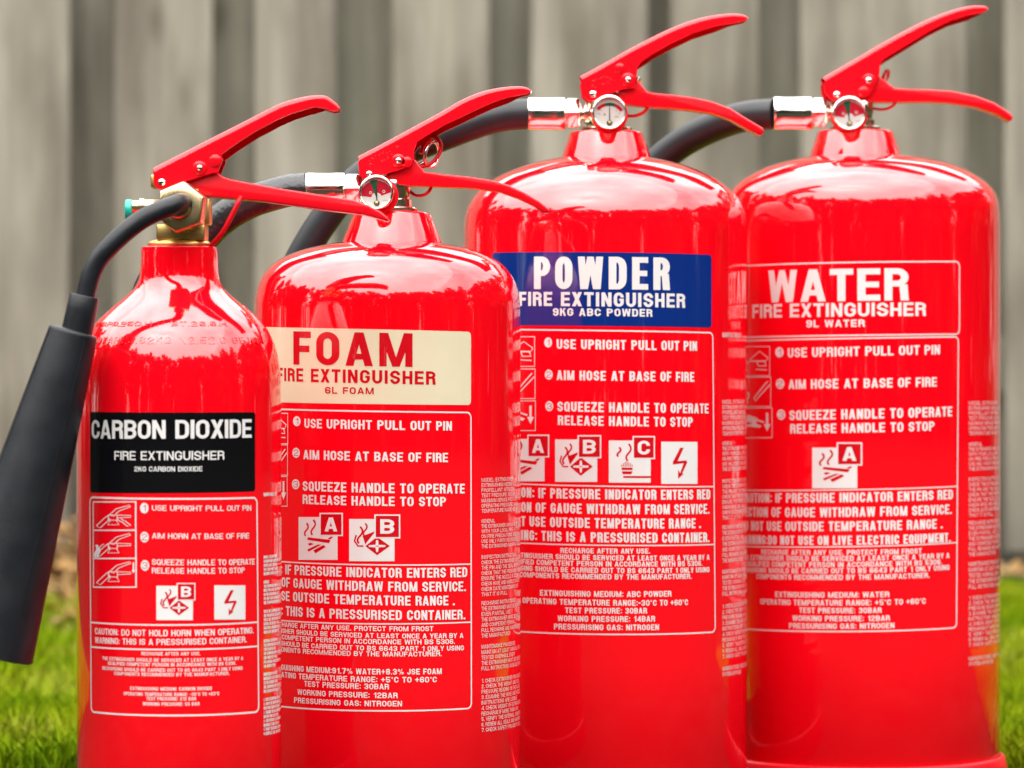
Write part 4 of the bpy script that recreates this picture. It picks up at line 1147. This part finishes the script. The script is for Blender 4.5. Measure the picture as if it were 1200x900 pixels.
for t, x0, x1, y in [("RECHARGE AFTER ANY USE.", 165.8, 234.6, 768.6), ("THE EXTINGUISHER SHOULD BE SERVICED AT LEAST ONCE A YEAR BY A", 120.4, 284.5, 774), ("QUALIFIED COMPETENT PERSON IN ACCORDANCE WITH BS 5306.", 126.8, 276.4, 779.8), ("RECHARGING SHOULD BE CARRIED OUT TO BS 6643 PART 1 ONLY USING", 120.4, 284, 785.6), ("COMPONENTS RECOMMENDED BY THE MANUFACTURER.", 134, 268.4, 791.7),
                     ("EXTINGUISHING MEDIUM: CARBON DIOXIDE", 152.8, 248.4, 809.3), ("OPERATING TEMPERATURE RANGE: -30\u00b0C TO +60\u00b0C", 145.3, 256.8, 815.4), ("TEST PRESSURE: 212 BAR", 171.6, 229.6, 821.4), ("WORKING PRESSURE: 55 BAR", 167.5, 233.7, 827.5)]:
    T_(t, x0, x1, y - .8, y - .8, 4.0, .18, .15, .14, 3)
number_discs(dc, tx, [(169.2, 595.4, 4.9, 6.2), (169.5, 629.4, 4.9, 6.2), (170, 662.6, 4.9, 6.2)])
tx.build('lettering', [M['white'], M['redprint']], ip, base(k))
boxes = [(109.6, 588.2, 159.2, 621.4), (109.6, 621.4, 159.4, 654.4), (109.8, 654.4, 159.6, 688)]
for i, bx in enumerate(boxes):
    mb = MB(); fn = dc.local(*bx)
    dc.shape(mb, fn, ribbon([(0, 0), (1, 0), (1, 1), (0, 1)], .036, .055, True), LP)
    dc.shape(mb, fn, pic_handle(i), LP + 3e-5)
    mb.build('pictogram', M['white'], ip, base(k))
pictogram(k, dc, ip, (183.3, 686.4, 226, 726.6), pic_can(), (207.2, 683.2, 228.8, 703.6), 'B', pic_can_cross())
pictogram(k, dc, ip, (251, 685.8, 287.2, 726), pic_bolt())
mb = MB()
side_column(dc, 308.8, [(577, 582.5, ["MANUFACTURED BY AND"]), (650.7, 675, SIDE[0][:5]), (680, 709, SIDE[1]), (714.5, 743.5, SIDE[2][1:7]), (749, 783.5, SIDE[3]), (788, 813, SIDE[4]), (817.7, 862.5, SIDE[5][:9])], 84, k, mb, s=.26)
mb.build('small_print', M['white'], root[k], base(k))

# ---- the three stored-pressure labels
def big_label(k, title, tmat, tcor, r, tl, framec, rules, discs, steps, strip, pics, warn, small, colx, colblocks, colright, outline=False):
    dc = Decal(k)
    make_title(k, dc, corners(dc, *tcor), tmat, r, tl, outline)
    mb = MB()
    fr = corners(dc, *framec)
    dc.frame(mb, fr, .0032, .00085, LF)
    for a, b in rules:
        dc.rule(mb, dc.uv(*a)[:2], dc.uv(*b)[:2], .0007, LF + 2e-5)
    ip = mb.build('instruction_panel', M['white'], root[k], base(k))
    tx = MB()
    for t, x0, x1, y0, y1, h in steps: dc.text(tx, t, x0, x1, y0, y1, h, .225, .175, .13, 5, LP)
    for t, x0, x1, y0, y1, h in warn: dc.text(tx, t, x0, x1, y0, y1, h, .215, .165, .12, 5, LP)
    for t, x0, x1, y0, y1, h in small: dc.text(tx, t, x0, x1, y0, y1, h, .205, .17, .15, 4, LP)
    number_discs(dc, tx, discs)
    tx.build('lettering', [M['white'], M['redprint']], ip, base(k))
    for i, bx in enumerate(strip):
        mb = MB(); fn = dc.local(*bx)
        dc.shape(mb, fn, ribbon([(0, 0), (1, 0), (1, 1), (0, 1)], .02, .03, True), LP)
        if i == 0:
            q = poly([(.10, .30), (.40, .52), (.62, .50)], .03) + poly([(.38, .56), (.70, .84), (.95, .62), (.92, .54)], .025) + poly([(.42, .50), (.90, .50)], .04) + poly([(.62, .48), (.66, .34), (.90, .34), (.86, .48)], .03) + poly([(.58, .22), (.92, .20)], .03)
        elif i == 1:
            q = poly([(.50, .28), (.92, .86)], .03) + poly([(.62, .28), (.98, .74)], .03) + poly([(.50, .28), (.56, .20), (.62, .28)], .03) + squig(.14, .1, .10, .5, .05) + squig(.28, .1, .08, .4, .05)
        else:
            q = [[(.05, .60), (.30, .78), (.60, .66), (.55, .46)], [(.10, .40), (.52, .50), (.72, .40), (.66, .34)]] + rect(.84, .46, .90, .84) + [[(.78, .46), (.87, .22), (.96, .46), (.87, .46)]] + poly([(.52, .62), (.78, .52)], .05)
        dc.shape(mb, fn, q, LP + 3e-5)
        mb.build('pictogram', M['white'], ip, base(k))
    for p in pics: pictogram(k, dc, ip, *p)
    mb = MB()
    side_column(dc, colx, colblocks, colright, k, mb)
    mb.build('small_print', M['faintwhite'], root[k], base(k))

big_label('foam', 'FOAM', M['cream'], ((306, 383), (551.8, 388.9), (551.8, 474.6), (306, 470.5)), .0024,
    [("FOAM", 344, 483.4, 427.2, 430, 39.2, .25, .195, .19), ("FIRE EXTINGUISHER", 325.5, 510.3, 446.3, 450.9, 15.6, .235, .19, .17), ("6L FOAM", 381, 438, 461.2, 462.1, 7.9, .24, .20, .22)],
    ((306, 478.4), (551.8, 483.4), (552.3, 830), (306, 824)),
    [((306.2, 655.6), (552, 661)), ((306.2, 724.2), (552, 729))],
    [(348, 493.6, 4.4, 5.9), (347.2, 530.6, 4.4, 5.9), (346.7, 567.5, 4.4, 5.9)],
    [("USE UPRIGHT PULL OUT PIN", 357, 529.3, 501.4, 504.6, 10.8), ("AIM HOSE AT BASE OF FIRE", 355.7, 524.7, 538, 541.6, 10.8), ("SQUEEZE HANDLE TO OPERATE", 355, 544.3, 575, 578.2, 11.2), ("RELEASE HANDLE TO STOP", 355, 522.4, 590.4, 593.2, 10.8)],
    [(310, 484.6, 337.5, 520), (310, 521.6, 337.2, 556.8), (310, 558.6, 336.8, 593.2)],
    [((350.2, 606, 395.7, 656), pic_wood(), (374.7, 601, 402, 628.2), 'A'), ((409.3, 608.2, 462.3, 657.6), pic_can(), (438.7, 602.8, 469, 631), 'B', pic_can_cross())],
    [("CAUTION", 309, 327, 671.6, 672, 11), (": IF PRESSURE INDICATOR ENTERS RED", 329.4, 547.3, 672.3, 676, 11.2), ("SECTION", 309, 326, 686.6, 687, 11), ("OF GAUGE WITHDRAW FROM SERVICE.", 330.3, 545.7, 687.5, 692.6, 11.2), ("DO NOT U", 309, 328.6, 702.8, 703.2, 11), ("SE OUTSIDE TEMPERATURE RANGE .", 330, 532.7, 703.5, 709.2, 11.2), ("WARNING", 309, 327, 720, 720.6, 11), (": THIS IS A PRESSURISED CONTAINER.", 330, 545, 720.8, 725.6, 11.2)],
    [("HARGE AFTER ANY USE. PROTECT FROM FROST", 330.7, 507.7, 734.4, 739.4, 5.6), ("ISHER SHOULD BE SERVICED AT LEAST ONCE A YEAR BY A", 330, 542.7, 741.6, 747.4, 5.6), ("COMPETENT PERSON IN ACCORDANCE WITH BS 5306.", 330.7, 532.7, 749, 754.4, 5.6), ("SHOULD BE CARRIED OUT TO BS 6643 PART 1 ONLY USING", 330, 543.4, 756.4, 762, 5.6), ("ONENTS RECOMMENDED BY THE MANUFACTURER.", 330, 517.3, 763.6, 768.8, 5.6),
     ("GUISHING MEDIUM:91.7% WATER+8.3% JSE FOAM", 330, 517.3, 785, 789.8, 6.6), ("ATING TEMPERATURE RANGE: +5\u00b0C TO +60\u00b0C", 330, 511.7, 793.4, 799.4, 6.4), ("TEST PRESSURE: 30BAR", 356.7, 455.7, 804.2, 807.8, 6.4), ("WORKING PRESSURE: 12BAR", 349, 466, 813.8, 818.2, 6.4), ("PRESSURISING GAS: NITROGEN", 345, 471, 823.4, 827.8, 6.4)],
    564, [(559.7, 602, SIDE[0]), (608, 643.5, SIDE[1]), (650, 700, SIDE[2]), (704, 748.5, SIDE[3]), (755, 787, SIDE[4]), (795, 859, SIDE[5])], 84)

big_label('powder', 'POWDER', M['blue'], ((577, 296), (833.9, 298.6), (833.9, 384), (577, 381.2)), .0024,
    [("POWDER", 626, 784.8, 338.7, 340, 38, .235, .175, .17), ("FIRE EXTINGUISHER", 608.6, 802.7, 358.4, 360.8, 16.4, .235, .19, .16), ("9KG ABC POWDER", 648, 764.3, 370, 371.2, 8.9, .25, .20, .20)],
    ((577, 386), (835.2, 390), (838, 740.6), (580, 738)),
    [((578, 565.6), (836.6, 570.2)), ((579, 634.6), (837, 638))],
    [(642.4, 401.3, 4.6, 5.8), (643.2, 439, 4.6, 5.8), (643.8, 476, 4.6, 5.8)],
    [("USE UPRIGHT PULL OUT PIN", 652.5, 816.5, 408.8, 411.2, 11.2), ("AIM HOSE AT BASE OF FIRE", 652.5, 813.3, 445.3, 447.3, 11.2), ("SQUEEZE HANDLE TO OPERATE", 653.3, 830, 482, 484.4, 11.4), ("RELEASE HANDLE TO STOP", 653.9, 811.5, 498, 500.2, 11.2)],
    [(588, 394.8, 626.6, 429.4), (588, 432.6, 627.2, 467.2), (588, 470, 627.6, 504.6)],
    [((592, 514.6, 638.2, 564), pic_wood(), (618.3, 509.4, 643.8, 536), 'A'), ((650.7, 515, 699.8, 564.6), pic_can(), (677, 510, 704.5, 537), 'B', pic_can_cross()), ((713.5, 516.2, 762.4, 565.6), pic_gas(), (741.2, 511, 767.3, 538), 'C'), ((774.8, 517.6, 817, 567), pic_bolt())],
    [("CAUTI", 584, 609, 582, 582.6, 11.4), ("ON: IF PRESSURE INDICATOR ENTERS RED", 611, 832, 582.7, 585, 11.5), ("SECTI", 584, 609, 599, 599.6, 11.4), ("ON OF GAUGE WITHDRAW FROM SERVICE.", 611, 831, 599.8, 602, 11.5), ("DO NO", 584, 609, 615.6, 616, 11.4), ("T USE OUTSIDE TEMPERATURE RANGE .", 611, 821, 616.3, 618.8, 11.5), ("WARN", 584, 609, 632, 632.4, 11.4), ("ING: THIS IS A PRESSURISED CONTAINER.", 611, 831, 632.6, 635.3, 11.5)],
    [("RECHARGE AFTER ANY USE.", 657, 761.7, 648, 648.6, 6), ("TINGUISHER SHOULD BE SERVICED AT LEAST ONCE A YEAR BY A", 610.5, 831, 653.6, 656, 6), ("IFIED COMPETENT PERSON IN ACCORDANCE WITH BS 5306.", 610.5, 822.7, 661, 663, 6), ("GING SHOULD BE CARRIED OUT TO BS 6643 PART 1 ONLY USING", 610.5, 831, 668.5, 670.4, 6), ("COMPONENTS RECOMMENDED BY THE MANUFACTURER.", 609.3, 810, 676, 678.2, 6),
     ("EXTINGUISHING MEDIUM: ABC POWDER", 633, 786.6, 697.8, 699, 6.6), ("OPERATING TEMPERATURE RANGE:-30\u00b0C TO +60\u00b0C", 612.7, 806, 706.6, 709, 6.6), ("TEST PRESSURE: 30BAR", 662.5, 758, 718.3, 718.9, 6.6), ("WORKING PRESSURE: 14BAR", 653.8, 767.3, 727.8, 728.3, 6.6), ("PRESSURISING GAS: NITROGEN", 649.4, 772, 737.3, 738.2, 6.6)],
    846.4, [(388.6, 396.6, ["MANUFACTURED BY"]), (468, 511.5, SIDE[0]), (516.7, 553, SIDE[1]), (561, 610, SIDE[2]), (615, 660.5, SIDE[3]), (667, 699.5, SIDE[4]), (707.6, 773, SIDE[5]), (780.5, 794, SIDE[6])], 88)

big_label('water', 'WATER', None, ((862, 312.6), (1124.3, 306.6), (1124.3, 391.6), (862, 395.8)), .0034,
    [("WATER", 900.7, 1064.6, 354.6, 352, 37.6, .25, .185, .13), ("FIRE EXTINGUISHER", 882, 1084.8, 372.8, 370.3, 15.8, .24, .19, .15), ("9L WATER", 945, 1013.3, 383.7, 382.8, 8.4, .25, .20, .22)],
    ((862, 400), (1123, 394.6), (1120.8, 735.5), (862, 736)),
    [((862, 574.4), (1121.6, 570)), ((862, 640), (1121.4, 635.8))],
    [(913.5, 412.8, 4.9, 6), (914.4, 449.8, 4.9, 6), (915.6, 486, 4.9, 6)],
    [("USE UPRIGHT PULL OUT PIN", 923.4, 1101.3, 419, 415.2, 11), ("AIM HOSE AT BASE OF FIRE", 924.3, 1097.6, 456, 453, 11), ("SQUEEZE HANDLE TO OPERATE", 925.3, 1115.6, 492.4, 487.8, 11.4), ("RELEASE HANDLE TO STOP", 926.2, 1094.8, 508, 504.8, 11)],
    [(868, 406.4, 902.2, 440.4), (868, 442.2, 903.4, 476.4), (868, 478.4, 905, 513)],
    [((952, 524.6, 1004.6, 572.2), pic_wood(), (980.6, 518.5, 1010.4, 545.4), 'A')],
    [("AUTION: IF PRESSURE INDICATOR ENTERS RED", 874.5, 1116.4, 588.7, 584.8, 11), ("ECTION OF GAUGE WITHDRAW FROM SERVICE.", 873.5, 1115, 605.2, 602.1, 11), ("O NOT USE OUTSIDE TEMPERATURE RANGE .", 873.5, 1104.3, 621.4, 619.1, 11), ("ARNING:DO NOT USE ON LIVE ELECTRIC EQUIPMENT.", 873.5, 1113.8, 637.3, 635, 10.6)],
    [("RECHARGE AFTER ANY USE. PROTECT FROM FROST", 892.5, 1080, 649.6, 648.5, 6), ("IS EXTINGUISHER SHOULD BE SERVICED AT LEAST ONCE A YEAR BY A", 874, 1112.4, 656, 653.8, 6), ("QUALIFIED COMPETENT PERSON IN ACCORDANCE WITH BS 5306.", 876, 1103.7, 663.3, 661.3, 6), ("CHARGING SHOULD BE CARRIED OUT TO BS 6643 PART 1 ONLY USING", 874, 1112.4, 670.5, 667.8, 6), ("COMPONENTS RECOMMENDED BY THE MANUFACTURER.", 886.7, 1089, 678.3, 677, 6),
     ("EXTINGUISHING MEDIUM: WATER", 908.7, 1042, 699.6, 699.6, 6.4), ("OPERATING TEMPERATURE RANGE: +5\u00b0C TO +60\u00b0C", 891.3, 1084.6, 708, 707.4, 6.4), ("TEST PRESSURE: 30BAR", 936.7, 1033, 718.2, 718.2, 6.4), ("WORKING PRESSURE: 12BAR", 929, 1042.7, 727.4, 727.4, 6.4), ("PRESSURISING GAS: NITROGEN", 925, 1048, 736.4, 736, 6.4)],
    1135, [(469.7, 511, SIDE[0]), (518, 552.5, SIDE[1]), (559, 607, SIDE[2]), (610, 653, SIDE[3]), (658, 691.5, SIDE[4]), (698, 759, SIDE[5]), (769, 781.5, SIDE[6])], 86, outline=True)
